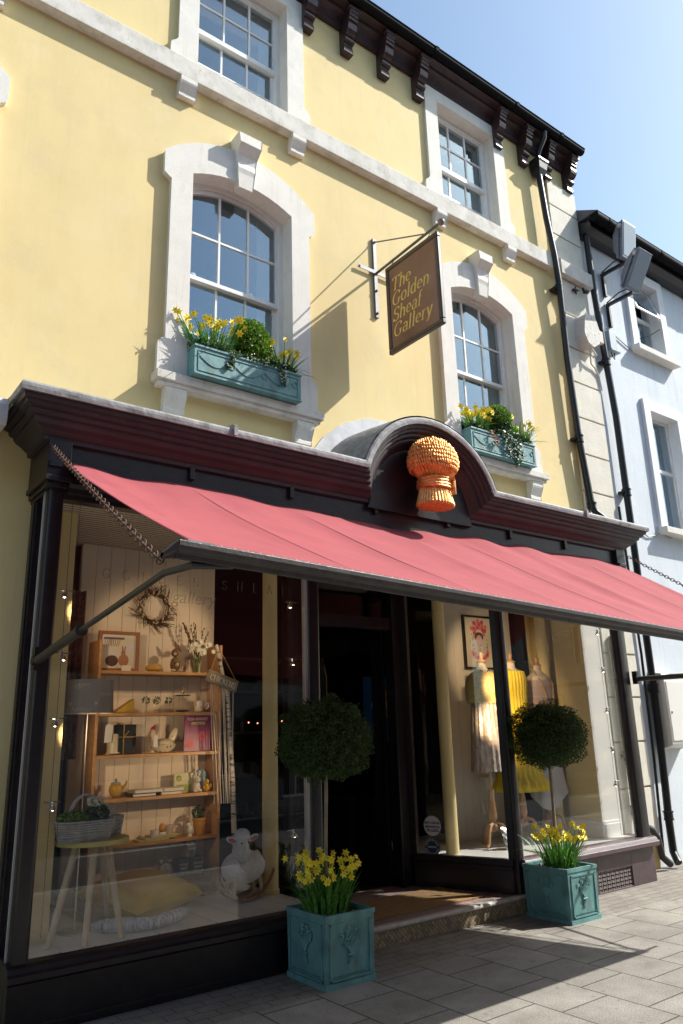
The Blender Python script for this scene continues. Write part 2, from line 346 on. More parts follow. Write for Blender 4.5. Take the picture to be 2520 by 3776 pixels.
# houses across the street (only ever seen as reflections)
OPP = [(-21, -14.5, 9.6, (.24, .13, .10), 'dark red brick house across the street, furthest left'), (-14.5, -8, 10.4, (.30, .28, .25), 'pale stone terraced house opposite with slate roof'), (-8, -1.5, 9.8, (.26, .14, .10), 'red brick house across the street with tall windows'), (-1.5, 5.5, 10.4, (.33, .31, .28), 'cream rendered house directly across the street from the shop'), (5.5, 13, 9.8, (.22, .21, .20), 'grey stone building across the street on the right'), (13, 20, 10.6, (.26, .15, .11), 'brown brick house across the street further right'), (20, 28, 10.0, (.30, .28, .25), 'tan stone house across the street, furthest right')]
def grid_wall(mb, x0, x1, z0, z1, y0, y1, holes):
    xs = sorted({x0, x1, *[h[0] for h in holes], *[h[1] for h in holes]}); zs = sorted({z0, z1, *[h[2] for h in holes], *[h[3] for h in holes]})
    xs = [x for x in xs if x0 <= x <= x1]; zs = [z for z in zs if z0 <= z <= z1]
    def solid(i, j):
        if i < 0 or j < 0 or i >= len(xs)-1 or j >= len(zs)-1: return False
        cx, cz = (xs[i]+xs[i+1])/2, (zs[j]+zs[j+1])/2
        return not any(h[0] < cx < h[1] and h[2] < cz < h[3] for h in holes)
    for i in range(len(xs)-1):
        for j in range(len(zs)-1):
            if not solid(i, j): continue
            a, b, c, d = xs[i], xs[i+1], zs[j], zs[j+1]
            mb.add([(a,y0,c),(b,y0,c),(b,y0,d),(a,y0,d),(a,y1,c),(b,y1,c),(b,y1,d),(a,y1,d)], [(0,1,2,3),(7,6,5,4)])
            if not solid(i-1, j): mb.add([(a,y0,c),(a,y0,d),(a,y1,d),(a,y1,c)], [(0,1,2,3)])
            if not solid(i+1, j): mb.add([(b,y0,c),(b,y1,c),(b,y1,d),(b,y0,d)], [(0,1,2,3)])
            if not solid(i, j-1): mb.add([(a,y0,c),(a,y1,c),(b,y1,c),(b,y0,c)], [(0,1,2,3)])
            if not solid(i, j+1): mb.add([(a,y0,d),(b,y0,d),(b,y1,d),(a,y1,d)], [(0,1,2,3)])
    return mb
for k, (xa, xb, hh, c, lb) in enumerate(OPP):
    t = thing('terraced_house', lb, 'house', ((xa+xb)/2, -7.2, 0), 'houses across the street')
    holes = [(xa+.9+q*(xb-xa-2.7)/2, xa+1.8+q*(xb-xa-2.7)/2, z, z+1.5) for q in range(3) for z in (3.7, 6.6)]+[(xa+.7, xa+3, .6, 2.6), (xb-1.9, xb-.9, 0.01, 2.2)]
    grid_wall(MB(), xa, xb, 0, hh-.6, -7.6, -7.2, holes).link('wall', mat('opposite_wall_%d' % k, c, .85, n=.08, ns=3), t)
    MB().prism([(-7.0, hh-.6), (-11, hh+1.4), (-15, hh-.6)], 'x', xa, xb).link('roof', SLATE, t)
    for h in holes:
        wn = MB(); grid_wall(wn, h[0], h[1], h[2], h[3], -7.45, -7.4, [(h[0]+.06, h[1]-.06, h[2]+.06, h[3]-.06)]); wn.box((h[0]+h[1])/2-.02, (h[0]+h[1])/2+.02, -7.445, -7.405, h[2]+.06, h[3]-.06)
        wf = wn.link('window', UPVC, t)
        MB().box(h[0]+.06, h[1]-.06, -7.48, -7.46, h[2]+.06, h[3]-.06).link('pane', mat('dark_pane', (.03, .035, .04), .08), wf)

# ================================================================== YELLOW BUILDING
CW = [.095, 3.035, 6.31]
bld = thing('townhouse', 'yellow rendered three storey building with white window surrounds above the shop', 'building', (3, 5.6, 0))
holes = []
for c in CW: holes += [(c-.66, c+.66, 4.46, 6.75), (c-.60, c+.60, 7.80, 9.30)]
holes.append((1.47, 7.72, 0, 3.30))
wl = grid_wall(MB(), -6, 8.56, 0, 9.62, W, W+.26, holes)
wl.link('wall', YEL, bld)
def shell(x0, x1, y0, y1, z0, z1, mt, par, name='room', fl=None):
    m = MB(); m.add([(x0,y0,z0),(x1,y0,z0),(x1,y1,z0),(x0,y1,z0),(x0,y0,z1),(x1,y0,z1),(x1,y1,z1),(x0,y1,z1)], [(0,1,2,3),(4,7,6,5),(1,5,6,2),(2,6,7,3),(3,7,4,0)])
    return m.link(name, mt, par)
for i, c in enumerate(CW):
    shell(c-1.4, c+1.4, W+.262, 8.4, 4.2, 7.1, INT, bld, 'room'); shell(c-1.4, c+1.4, W+.262, 8.4, 7.3, 9.45, INT, bld, 'room')
MB().prism([(5.14, 9.66), (9.5, 12.4), (14, 9.66), (14, 9.3), (5.7, 9.3), (5.7, 9.60)], 'x', -6, 8.56).link('roof', SLATE, bld)
MB().box(-6, 8.56, 13.6, 14, 0, 9.3).link('rear_wall', INT, bld)
MB().box(8.30, 8.56, 5.70, 13.6, 0, 9.6).link('gable_wall', YEL, bld)
# string course with corbels
bc = MB(); prof = [(5.43, 7.52), (5.335, 7.52), (5.33, 7.525), (5.33, 7.735), (5.34, 7.745), (5.43, 7.80)]
bc.prism(prof, 'x', -6, 7.74); bc.link('string_course', WSTAIN, bld, bevel=.004)
MB().prism([(p[0]-.03 if p[0] < 5.4 else p[0], p[1]-.03) for p in prof], 'x', 7.905, 8.60).link('string_course', WSTAIN, bld, bevel=.004)
def corbel(cx, zt, par, w_=.17, d=.105, h=.19):
    m = MB(); m.prism([(5.43, zt), (5.43-d, zt), (5.43-d, zt-.05*h/.19), (5.43-d*.93, zt-.07*h/.19), (5.43-d*.62, zt-.13*h/.19), (5.43-d*.52, zt-.15*h/.19), (5.43-d*.56, zt-.16*h/.19), (5.43-d*.56, zt-h), (5.43, zt-h)], 'x', cx-w_/2, cx+w_/2)
    return m.link('corbel', WHT, par, bevel=.003)
for c in CW:
    for s in (-.62, .62): corbel(c+s, 7.519, bld)
# quoins
q = MB(); q.cur = 1; q.box(7.93, 8.553, 5.408, 5.43, 0, 9.08); q.cur = 0
z = 9.08
joints = [9.08, 8.66, 8.18, 7.71]
for a, b_ in zip(joints, joints[1:]): q.box(7.925, 8.565, 5.385, 5.409, b_+.012, a-.010)
z = 7.49
zz = [7.49]+[6.945-.505*i for i in range(14)]
for a, b_ in zip(zz, zz[1:]): q.box(7.925, 8.565, 5.385, 5.409, b_+.012, a-.010)
q.link('quoin_strip', [QUO, GRO], bld, bevel=.004)
# eaves cornice
ev = MB(); ev.prism([(5.43, 9.40), (5.385, 9.40), (5.385, 9.45), (5.375, 9.46), (5.37, 9.52), (5.33, 9.545), (5.30, 9.56), (5.29, 9.60), (5.20, 9.61), (5.20, 9.66), (5.43, 9.66)], 'x', -6, 8.50)
ev.link('eaves_cornice', EAVE, bld)
gt_ = MB(); gp = [(5.155+.055*math.cos(R(a)), 9.665+.06*math.sin(R(a))) for a in range(180, 361, 20)]; gt_.prism(gp+[(5.22, 9.685), (5.09, 9.685)], 'x', -6, 8.54)
for xx in (5.55, 7.05, 3.0, .5, 8.0): gt_.prism([(5.155+.062*math.cos(R(a)), 9.665+.067*math.sin(R(a))) for a in range(180, 361, 20)]+[(5.225, 9.69), (5.085, 9.69)], 'x', xx, xx+.05)
gt_.link('gutter', mat('matt_black_gutter', (.010, .010, .011), .7, spec=.05), bld)
bp = [(5.43, 9.06), (5.352, 9.06), (5.345, 9.07), (5.348, 9.12), (5.362, 9.165), (5.355, 9.185), (5.325, 9.19), (5.312, 9.21), (5.312, 9.235), (5.328, 9.252), (5.33, 9.27), (5.29, 9.285), (5.262, 9.32), (5.25, 9.36), (5.252, 9.40), (5.262, 9.425), (5.235, 9.43), (5.235, 9.465), (5.25, 9.468), (5.222, 9.475), (5.222, 9.52), (5.205, 9.525), (5.20, 9.56), (5.43, 9.56)]
base = None
for xx in (-1.15, .92, 1.47, 2.03, 3.81, 4.36, 4.91, 5.47, 6.90, 7.44, 7.93, 8.43):
    m = MB().prism(bp, 'x', xx-.065, xx+.065); m.box(xx-.085, xx+.085, 5.19, 5.25, 9.545, 9.585)
    m.link('eaves_bracket', EAVE, bld, bevel=.004)

# ---- windows
def bars(mb, c, xs, zs, x0, x1, z0, z1, y0, y1, w_=.011):
    for x in xs: mb.box(c+x-w_, c+x+w_, y0, y1, z0, z1)
    for z in zs: mb.box(c+x0, c+x1, y0+.002, y1-.002, z-w_, z+w_)
def archz(x, hw, zs, rise):                      # height of a segmental arch at x
    Rr = (hw*hw+rise*rise)/(2*rise); return zs+rise-Rr+math.sqrt(max(0, Rr*Rr-x*x))
def first_floor_window(c):
    N_ = 12
    out = [(-.80, 4.46), (-.80, 4.74), (-.775, 4.775), (-.735, 4.80), (-.735, 6.385), (-.765, 6.40), (-.805, 6.43), (-.805, 6.66)]
    out += [(x, archz(x, .805, 6.66, .33)) for x in [-.805+1.61*i/N_ for i in range(1, N_)]]
    out += [(.805, 6.66), (.805, 6.43), (.765, 6.40), (.735, 6.385), (.735, 4.80), (.775, 4.775), (.80, 4.74), (.80, 4.46)]
    inn = [(.54, 4.46), (.54, 6.53)]+[(x, archz(x, .54, 6.53, .135)) for x in [.54-1.08*i/N_ for i in range(1, N_)]]+[(-.54, 6.53), (-.54, 4.46)]
    m = MB().prism([(c+x, z) for x, z in out+inn], 'y', 5.37, 5.60)
    w_ = m.link('window', WHT, bld, bevel=.006)
    k = MB(); k.add([(c-.10, 5.26, 7.12), (c+.10, 5.26, 7.12), (c+.10, 5.30, 6.99), (c-.10, 5.30, 6.99), (c-.13, 5.43, 7.12), (c+.13, 5.43, 7.12)], [(0, 1, 2, 3)])
    pts = [(5.44, 7.13), (5.255, 7.13), (5.25, 7.02), (5.28, 6.985), (5.325, 6.93), (5.335, 6.86), (5.325, 6.79), (5.335, 6.74), (5.345, 6.58), (5.44, 6.58)]
    k = MB().strip([[(c+s*(.125-.05*(7.13-p[1])/.55), p[0], p[1]) for p in pts] for s in (-1, 1)], True)
    n = len(pts); k.f += [tuple(range(n)), tuple(range(2*n-1, n-1, -1))]; k.m += [0, 0]
    k.link('keystone', WHT, w_, bevel=.004)
    s_ = MB().box(c-.83, c+.83, 5.295, 5.43, 4.385, 4.46); s_.box(c-.80, c+.80, 5.32, 5.43, 4.345, 4.386); s_.box(c-.53, c+.53, 5.40, 5.66, 4.44, 4.475)
    s_.link('sill', WSTAIN, w_, bevel=.005)
    for s in (-.64, .64): corbel(c+s, 4.344, w_, .185, .10, .21)
    def archframe(hw, zb, zs, rise, wd, y0, y1):   # arch headed frame
        o_ = [(-hw, zb), (-hw, zs)]+[(x, archz(x, hw, zs, rise)) for x in [-hw+2*hw*i/N_ for i in range(1, N_)]]+[(hw, zs), (hw, zb)]
        h2 = hw-wd; i_ = [(h2, zb), (h2, zs-wd*.8)]+[(x, archz(x, h2, zs-wd*.8, rise*.92)) for x in [h2-2*h2*i/N_ for i in range(1, N_)]]+[(-h2, zs-wd*.8), (-h2, zb)]
        return MB().prism([(c+x, z) for x, z in o_+i_], 'y', y0, y1)
    m = archframe(.56, 4.475, 6.545, .14, .065, 5.545, 5.64); m.link('box_frame', UPVC, w_, bevel=.004)
    m = archframe(.50, 5.60, 6.49, .125, .035, 5.565, 5.60); m.box(c-.50, c+.50, 5.563, 5.602, 5.575, 5.615)
    for x in (-.155, .155): m.box(c+x-.010, c+x+.010, 5.568, 5.598, 5.61, archz(x, .5, 6.45, .12))
    m.box(c-.47, c+.47, 5.570, 5.596, 6.055, 6.075); m.link('sash', UPVC, w_)
    m = MB(); m.box(c-.50, c-.455, 5.605, 5.64, 4.50, 5.62); m.box(c+.455, c+.50, 5.605, 5.64, 4.50, 5.62); m.box(c-.4549, c+.4549, 5.604, 5.641, 5.575, 5.62); m.box(c-.4549, c+.4549, 5.604, 5.641, 4.475, 4.54)
    bars(m, c, (-.155, .155), (5.06,), -.4549, .4549, 4.54, 5.575, 5.61, 5.636, .010); m.link('sash', UPVC, w_)
    MB().prism([(c+x, z) for x, z in [(-.47, 5.60), (-.47, 6.46)]+[(x, archz(x, .47, 6.45, .12)) for x in [-.47+.94*i/N_ for i in range(1, N_)]]+[(.47, 6.46), (.47, 5.60)]], 'y', 5.580, 5.583).link('pane', GLASSU, w_)
    MB().box(c-.46, c+.46, 5.620, 5.623, 4.53, 5.58).link('pane', GLASSU, w_)
    MB().box(c+.34, c+.54, 5.70, 5.72, 4.5, 6.6).link('shutter', mat('beige_shutter', (.30, .27, .22), .8), w_)
    return w_
def second_floor_window(c):
    out = [(-.79, 7.79), (-.79, 7.90), (-.775, 7.93), (-.74, 7.96), (-.715, 8.0), (-.715, 9.41), (.715, 9.41), (.715, 8.0), (.74, 7.96), (.775, 7.93), (.79, 7.90), (.79, 7.79)]
    inn = [(.52, 7.79), (.52, 9.24), (-.52, 9.24), (-.52, 7.79)]
    w_ = MB().prism([(c+x, z) for x, z in out+inn], 'y', 5.39, 5.60).link('window', WHT, bld, bevel=.006)
    MB().box(c-.52, c+.52, 5.46, 5.66, 7.70, 7.815).link('sill', WSTAIN, w_)
    m = MB(); grid_wall(m, c-.54, c+.54, 7.815, 9.26, 5.545, 5.64, [(c-.475, c+.475, 7.87, 9.19)]); m.link('box_frame', UPVC, w_, bevel=.004)
    m = MB(); grid_wall(m, c-.475, c+.475, 8.41, 9.19, 5.565, 5.60, [(c-.44, c+.44, 8.465, 9.155)]); bars(m, c, (-.15, .15), (8.80,), -.44, .44, 8.465, 9.155, 5.568, 5.596, .010); m.link('sash', UPVC, w_)
    m = MB(); grid_wall(m, c-.475, c+.475, 7.87, 8.46, 5.605, 5.64, [(c-.44, c+.44, 7.93, 8.41)]); bars(m, c, (-.15, .15), (8.08,), -.44, .44, 7.93, 8.41, 5.61, 5.636, .010); m.link('sash', UPVC, w_)
    MB().box(c-.45, c+.45, 5.580, 5.583, 8.45, 9.17).link('pane', GLASSU, w_); MB().box(c-.45, c+.45, 5.620, 5.623, 7.92, 8.42).link('pane', GLASSU, w_)
    MB().box(c+.34, c+.52, 5.70, 5.715, 7.85, 9.2).link('shutter', MATS['beige_shutter'], w_)
    MB().box(c-.50, c+.50, 5.72, 5.74, 8.86, 9.25).link('roller_blind', mat('brown_blind', (.30, .19, .13), .9), w_)
    return w_
for c in CW: first_floor_window(c); second_floor_window(c)

# rainwater goods on the yellow building
def pipe(par, path, r, joints=(), mt=BLACK):
    MB().tube(path, r, 12).link('pipe', mt, par, smooth=True)
    for (p, brk) in joints:
        m = MB(); x, y, z = p
        m.tube([(x, y, z-.05), (x, y, z-.035)], r*1.32, 12); m.tube([(x, y, z-.035), (x, y, z+.035)], r*1.18, 12); m.tube([(x, y, z+.035), (x, y, z+.05)], r*1.38, 12)
        if brk: m.box(x-.075, x+.075, y+.0, 5.425, z-.018, z+.018); m.ball((x-.075, y+.01, z), .02)
        m.link('pipe_collar', mt, par, smooth=True)
dp = thing('downpipe', 'black cast iron downpipe with square hopper head beside the cream quoins', 'downpipe', (7.8, 5.34, 4.1))
pipe(dp, [(7.69, 5.335, 8.98), (7.735, 5.33, 8.3), (7.79, 5.31, 7.72), (7.82, 5.31, 7.3), (7.84, 5.34, 6.2), (7.88, 5.34, 5.1), (7.98, 5.34, 4.22), (8.0, 5.31, 4.12), (8.07, 5.26, 4.05), (8.09, 5.22, 3.93)], .042, [((7.822, 5.325, 7.22), True), ((7.885, 5.34, 5.08), True), ((7.985, 5.34, 4.2), False)])
hp = MB(); hp.add([(7.60,5.24,9.17),(7.80,5.24,9.17),(7.80,5.42,9.17),(7.60,5.42,9.17),(7.62,5.26,9.05),(7.78,5.26,9.05),(7.78,5.42,9.05),(7.62,5.42,9.05),(7.655,5.30,8.96),(7.745,5.30,8.96),(7.745,5.39,8.96),(7.655,5.39,8.96)], [(3,2,1,0),(0,1,5,4),(1,2,6,5),(3,0,4,7),(2,3,7,6),(4,5,9,8),(5,6,10,9),(7,4,8,11),(6,7,11,10),(8,9,10,11)])
hp.box(7.59, 7.81, 5.232, 5.43, 9.165, 9.20); hp.link('hopper_head', BLACK, dp, bevel=.004)
MB().tube([(7.70, 5.17, 9.60), (7.70, 5.19, 9.50), (7.70, 5.30, 9.36), (7.70, 5.33, 9.26), (7.70, 5.33, 9.17)], .036, 10).link('swan_neck', BLACK, dp, smooth=True)
d2 = thing('downpipe', 'long black downpipe running down the edge of the pale blue house', 'downpipe', (8.7, 5.36, 0))
pipe(d2, [(8.66, 5.25, 8.62), (8.66, 5.34, 8.52), (8.67, 5.345, 7.6), (8.73, 5.345, 6.6), (8.80, 5.345, 5.6), (8.80, 5.345, 4.2), (8.80, 5.345, 2.2), (8.78, 5.345, 1.2), (8.74, 5.345, .5), (8.72, 5.33, .16), (8.66, 5.25, .06)], .045, [((8.74, 5.345, 6.4), True), ((8.80, 5.345, 4.52), True), ((8.80, 5.345, 2.0), True), ((8.745, 5.345, .55), False)])
d3 = thing('waste_pipe', 'black waste pipe with a swan bend at the foot of the cream quoins', 'downpipe', (8.2, 5.3, 0))
pipe(d3, [(8.05, 5.34, 2.6), (8.08, 5.34, 1.2), (8.09, 5.33, .62), (8.14, 5.30, .50), (8.27, 5.28, .44), (8.35, 5.28, .36), (8.40, 5.28, .15), (8.52, 5.26, .06)], .040, [((8.078, 5.34, 1.24), True), ((8.088, 5.335, .66), False)])
d4 = thing('service_pipe', 'thin black pipe with small clips running beside the quoins under the awning', 'downpipe', (8.6, 5.3, 0))
pipe(d4, [(8.60, 5.36, 4.3), (8.66, 5.36, 2.4), (8.63, 5.36, 1.2), (8.56, 5.36, .1)], .016, [])

# ================================================================== BLUE HOUSE
blu = thing('blue_house', 'pale blue rendered house next door with white window surrounds and black gutter', 'building', (11, 5.6, 0))
BW = [(9.62, 10.66, 6.95, 8.34), (9.62, 10.66, 4.17, 6.11), (12.4, 13.4, 4.17, 6.11), (12.4, 13.4, 6.95, 8.34)]
grid_wall(MB(), 8.562, 16, 0, 8.66, 5.435, 5.7, [(a+.15, b_-.15, c_, d_-.15) for a, b_, c_, d_ in BW]).link('wall', BLU, blu)
MB().prism([(5.05, 8.62), (9, 11.0), (13, 8.62), (13, 8.3), (5.7, 8.3), (5.7, 8.6)], 'x', 8.562, 16).link('roof', SLATE, blu)
shell(8.6, 16, 5.702, 9, 3.8, 8.5, INT, blu, 'room')
e = MB(); e.prism([(5.43, 8.38), (5.30, 8.40), (5.20, 8.44), (5.20, 8.52), (5.43, 8.62)], 'x', 8.58, 16); e.link('eaves_board', BLACK, blu)
e = MB(); e.prism([(5.12+.075*math.cos(R(a)), 8.57+.075*math.sin(R(a))) for a in range(180, 361, 20)]+[(5.19, 8.60), (5.05, 8.60)], 'x', 8.57, 16)
for xx in (8.85, 10.2, 11.9): e.prism([(5.12+.083*math.cos(R(a)), 8.57+.083*math.sin(R(a))) for a in range(180, 361, 20)]+[(5.2, 8.61), (5.04, 8.61)], 'x', xx, xx+.06)
e.link('gutter', mat('matt_black_gutter', (.010, .010, .011), .7, spec=.05), blu, smooth=True)
for k, (a, b_, c_, d_) in enumerate(BW):
    w_ = grid_wall(MB(), a, b_, c_-.0, d_, 5.385, 5.60, [(a+.16, b_-.16, c_-.1, d_-.16)]).link('window', mat('white_smooth_render', (.78, .79, .80), .8, n=.03, ns=3, b=.3), blu, bevel=.005)
    MB().box(a-.04, b_+.04, 5.29, 5.62, c_-.09, c_+.0).link('sill', WHT, w_, bevel=.005)
    m = MB(); mz = (c_+d_)/2-.02; grid_wall(m, a+.14, b_-.14, c_, d_-.14, 5.55, 5.60, [(a+.20, b_-.20, c_+.06, mz-.025), (a+.20, b_-.20, mz+.025, d_-.20)])
    m.link('sash', UPVC, w_, bevel=.003)
    MB().box(a+.2, b_-.2, 5.575, 5.578, c_+.05, mz).link('pane', GLASSU, w_)
    if k == 0:   # upper light swung open at the bottom
        o = MB(); z0, z1 = mz+.02, d_-.18; y0, y1 = 5.36, 5.53
        def T(u, v): return (a+.2+u*(b_-a-.4), y1+(y0-y1)*(1-v), z0+(z1-z0)*v)
        for (u0_, u1_, v0_, v1_) in ((0, .05, 0, 1), (.95, 1, 0, 1), (.05, .95, 0, .06), (.05, .95, .94, 1)):
            P = [T(u0_, v0_), T(u1_, v0_), T(u1_, v1_), T(u0_, v1_)]; o.add(P+[(p[0], p[1]+.03, p[2]) for p in P], [(0,1,2,3),(7,6,5,4),(0,4,5,1),(1,5,6,2),(2,6,7,3),(3,7,4,0)])
        oo = o.link('open_sash', UPVC, w_); P = [T(.05, .06), T(.95, .06), T(.95, .94), T(.05, .94)]
        MB().add([(p[0], p[1]+.015, p[2]) for p in P]+[(p[0], p[1]+.018, p[2]) for p in P], [(0,1,2,3),(7,6,5,4)]).link('pane', GLASSU, w_)
        MB().tube([(b_-.22, 5.56, c_+.5), (b_-.24, 5.38, c_+.52)], .006, 6).link('stay_bar', BRONZ, w_)
    else: MB().box(a+.2, b_-.2, 5.575, 5.578, mz+.01, d_-.19).link('pane', GLASSU, w_)
    if k in (0, 1): MB().box(a+.55, b_-.18, 5.80, 5.81, c_+.1, d_-.16).link('curtain', mat('grey_curtain', (.35, .33, .30), .9), w_)

# meter cabinet, cable, fixtures
mc = thing('meter_cabinet', 'white plastic meter cabinet with closed door on the blue wall', 'meter box', (9.02, 5.4, 1.3))
m = MB(); m.prism([(5.43, 1.28), (5.24, 1.34), (5.24, 2.12), (5.27, 2.17), (5.43, 2.19)], 'x', 8.86, 9.36); m.link('case', IWHT, mc, bevel=.01)
MB().box(8.90, 9.32, 5.228, 5.240, 1.38, 2.08).link('door', IWHT, mc, bevel=.003)
MB().box(8.93, 8.945, 5.222, 5.229, 1.70, 1.725).link('lock', BLACK, mc)
cb = MB(); pts = [(8.85, 5.42, 4.05), (9.05, 5.41, 4.08), (9.3, 5.42, 4.00), (9.5, 5.41, 4.05), (9.62, 5.415, 4.09), (9.9, 5.42, 4.06)]
cb.tube(pts, .009, 6); tag(cb.link('cable', mat('grey_cable', (.35, .35, .33), .6), smooth=True), 'thin grey cable drooping across the blue wall above the awning', 'cable')
cb = MB(); cb.tube([(8.98, 5.42, 7.05), (9.2, 5.42, 6.98), (9.45, 5.42, 6.90), (9.60, 5.42, 6.86)], .008, 6)
tag(cb.link('cable', MATS['grey_cable'], smooth=True), 'dark cable ending at the sill of the upper blue house window', 'cable')
ALU = mat('floodlight_grey_metal', (.20, .225, .27), .45, metal=.3, n=.1, ns=9)
def flood(z, tilt, lab, dx=0):
    t = thing('floodlight', lab, 'floodlight', (9.06+dx, 5.42, z), 'floodlights on wall arms')
    x = 9.06+dx
    MB().box(x-.022, x+.022, 5.385, 5.43, z-.36, z+.03).box(x-.022, x+.022, 5.00, 5.386, z-.015, z+.03).link('arm', BLACK, t, bevel=.004)
    MB().tube([(x, 5.42, z+.05), (x-.02, 5.2, z+.10), (x, 5.04, z+.10)], .010, 6).link('cable', BRONZ, t)
    rot = Matrix.Rotation(tilt, 3, 'X'); c = Vector((x, 4.97 if tilt < .3 else 4.90, z+.30))
    def P(a, b_, d): return c+rot @ Vector((a, b_, d))
    h = MB(); pr = [(-.02, -.27), (.02, -.29), (.10, -.14), (.115, .10), (.04, .27), (-.02, .27)]
    h.strip([[P(s*.15, p[0], p[1]) for p in pr] for s in (-1, 1)], True); h.f += [(0, 1, 2, 3, 4, 5), (11, 10, 9, 8, 7, 6)]; h.m += [0, 0]
    h.obox(P(0, -.035, 0), rot @ Vector(X3), rot @ Vector(Y3), rot @ Vector(Z3), .165, .014, .285)
    h.link('housing', ALU, t, bevel=.006)
    g_ = MB(); g_.obox(P(0, -.052, 0), rot @ Vector(X3), rot @ Vector(Y3), rot @ Vector(Z3), .14, .002, .25); g_.link('lens', mat('floodlight_glass', (.30, .36, .42), .15), t)
    b_ = MB(); b_.obox(P(-.165, .03, -.06), X3, rot @ Vector(Y3), rot @ Vector(Z3), .008, .018, .22); b_.obox(P(.165, .03, -.06), X3, rot @ Vector(Y3), rot @ Vector(Z3), .008, .018, .22); b_.tube([P(-.19, .02, .06), P(-.165, .02, .06)], .025, 10); b_.link('yoke', ALU, t)
    s_ = MB(); s_.ball(P(-.17, .0, .20), .035); s_.link('sensor', mat('sensor_dome', (.5, .5, .48), .3), t, smooth=True)
flood(7.93, R(8), 'upper grey floodlight on a black wall arm by the blue house', 0)
flood(7.44, R(30), 'lower grey floodlight on a black wall arm by the blue house', .03)
ab = thing('wall_box', 'peeling white painted metal box on the cream quoins with loose cables', 'junction box', (8.32, 5.38, 6.5))
m = MB(); m.prism([(8.14, 6.62), (8.20, 6.92), (8.40, 6.93), (8.47, 6.75), (8.44, 6.55), (8.30, 6.46), (8.20, 6.50)], 'y', 5.22, 5.385); m.link('case', mat('peeling_paint', (.66, .63, .58), .8, col2=(.28, .17, .10), ns=22, b=.8, bs=40, lo=.58, hi=.72), ab, bevel=.012)
MB().box(8.44, 8.60, 5.25, 5.385, 6.60, 6.78).link('side_box', WHT, ab, bevel=.006)
m = MB(); m.tube([(8.33, 5.30, 6.50), (8.34, 5.32, 6.38), (8.38, 5.35, 6.28), (8.48, 5.36, 6.24), (8.56, 5.37, 6.15), (8.59, 5.37, 5.95)], .012, 6); m.tube([(8.36, 5.30, 6.50), (8.42, 5.27, 6.38), (8.38, 5.30, 6.34), (8.34, 5.32, 6.42)], .008, 6); m.link('cables', WHT, ab, smooth=True)
jb = thing('switch_box', 'small grey box with dangling clips below the floodlights', 'junction box', (8.92, 5.38, 6.6))
MB().box(8.84, 9.0, 5.30, 5.43, 6.62, 6.92).link('case', mat('grey_box', (.30, .38, .42), .5), jb, bevel=.005); MB().box(8.81, 9.03, 5.27, 5.43, 6.595, 6.619).link('base_plate', MATS['grey_box'], jb)
m = MB(); m.tube([(8.88, 5.33, 6.60), (8.88, 5.32, 6.52), (8.93, 5.32, 6.49)], .008, 6); m.tube([(8.95, 5.33, 6.60), (8.95, 5.33, 6.53)], .008, 6); m.link('clips', BRONZ, jb)
fx = thing('security_sensor', 'little dark sensor on a metal clip beneath the stone string course', 'sensor', (8.33, 5.33, 7.38))
MB().box(8.20, 8.30, 5.33, 5.39, 7.36, 7.375).box(8.24, 8.255, 5.34, 5.36, 7.30, 7.42).link('clip', BRONZ, fx); MB().tube([(8.42, 5.35, 7.45), (8.42, 5.33, 7.38), (8.42, 5.28, 7.36)], [.018, .026, .028], 10).link('lens_housing', BLACK, fx)
# ================================================================== SHOPFRONT
sf = thing('shopfront', 'dark plum painted shopfront with lead capped cornice, arched pediment and recessed door', 'shopfront', (4.6, 5.03, 0))
AX, AZ, AR = 4.75, 3.525, .895
# cornice profile: (n = distance below the top edge, d = projection in front of y 5.03)
CP = [(0, .25), (.065, .25), (.068, .232), (.085, .228), (.10, .222), (.105, .205), (.125, .200), (.135, .182), (.138, .168), (.16, .165), (.172, .150), (.176, .132), (.195, .128), (.215, .110), (.235, .075), (.262, .045), (.272, .030), (.30, .028), (.305, 0)]
def cornice_path(n, d, k=20):
    xl, xr, z = 1.335-d, 7.975+d, 3.85-n; y = FR-d; r = AR-n
    dz = z-AZ; dx = math.sqrt(max(r*r-dz*dz, .0001)) if r > abs(dz) else .02
    a0 = math.atan2(dz, -dx); a1 = math.atan2(dz, dx)
    if a0 < 0: a0 += 2*math.pi
    pts = [(xl, W, z), (xl, y, z), (AX-dx, y, z)]
    pts += [(AX+r*math.cos(a0+(a1-a0)*i/k), y, AZ+r*math.sin(a0+(a1-a0)*i/k)) for i in range(1, k)]
    pts += [(AX+dx, y, z), (xr, y, z), (xr, W, z)]
    return pts
m = MB(); m.strip([cornice_path(n, d) for n, d in CP[2:]]); m.link('cornice', CORN, sf)
m = MB(); lead = [(.066, .235), (.066, .252), (.04, .257), (.02, .257), (.004, .248), (-.004, .22)]
m.strip([cornice_path(n, d) for n, d in lead])
def flat_lead(x0, x1): m.add([(x0, FR-.22, 3.854), (x1, FR-.22, 3.854), (x1, W-.002, 3.93), (x0, W-.002, 3.93)], [(0, 1, 2, 3)])
flat_lead(1.115, 3.90); flat_lead(5.60, 8.19)
for xx in (2.62, 7.0): m.prism([(FR-.275, 3.785), (FR-.275, 3.865), (FR-.24, 3.885), (W-.01, 3.945), (W-.01, 3.93), (FR-.24, 3.87), (FR-.262, 3.785)], 'x', xx, xx+.03)
m.link('lead_capping', LEAD, sf)
bm_ = MB(); a0, a1 = R(158), R(22)
bm_.strip([[(AX+(AR+.01+.02*j)*math.cos(a0+(a1-a0)*i/24), y_, AZ+(AR+.012+.02*j)*math.sin(a0+(a1-a0)*i/24)+0*j) for i in range(25)] for j, y_ in enumerate((FR-.245, FR-.05, FR+.15, W-.004))])
bm_.link('barrel_roof', LEADD, sf, smooth=True)
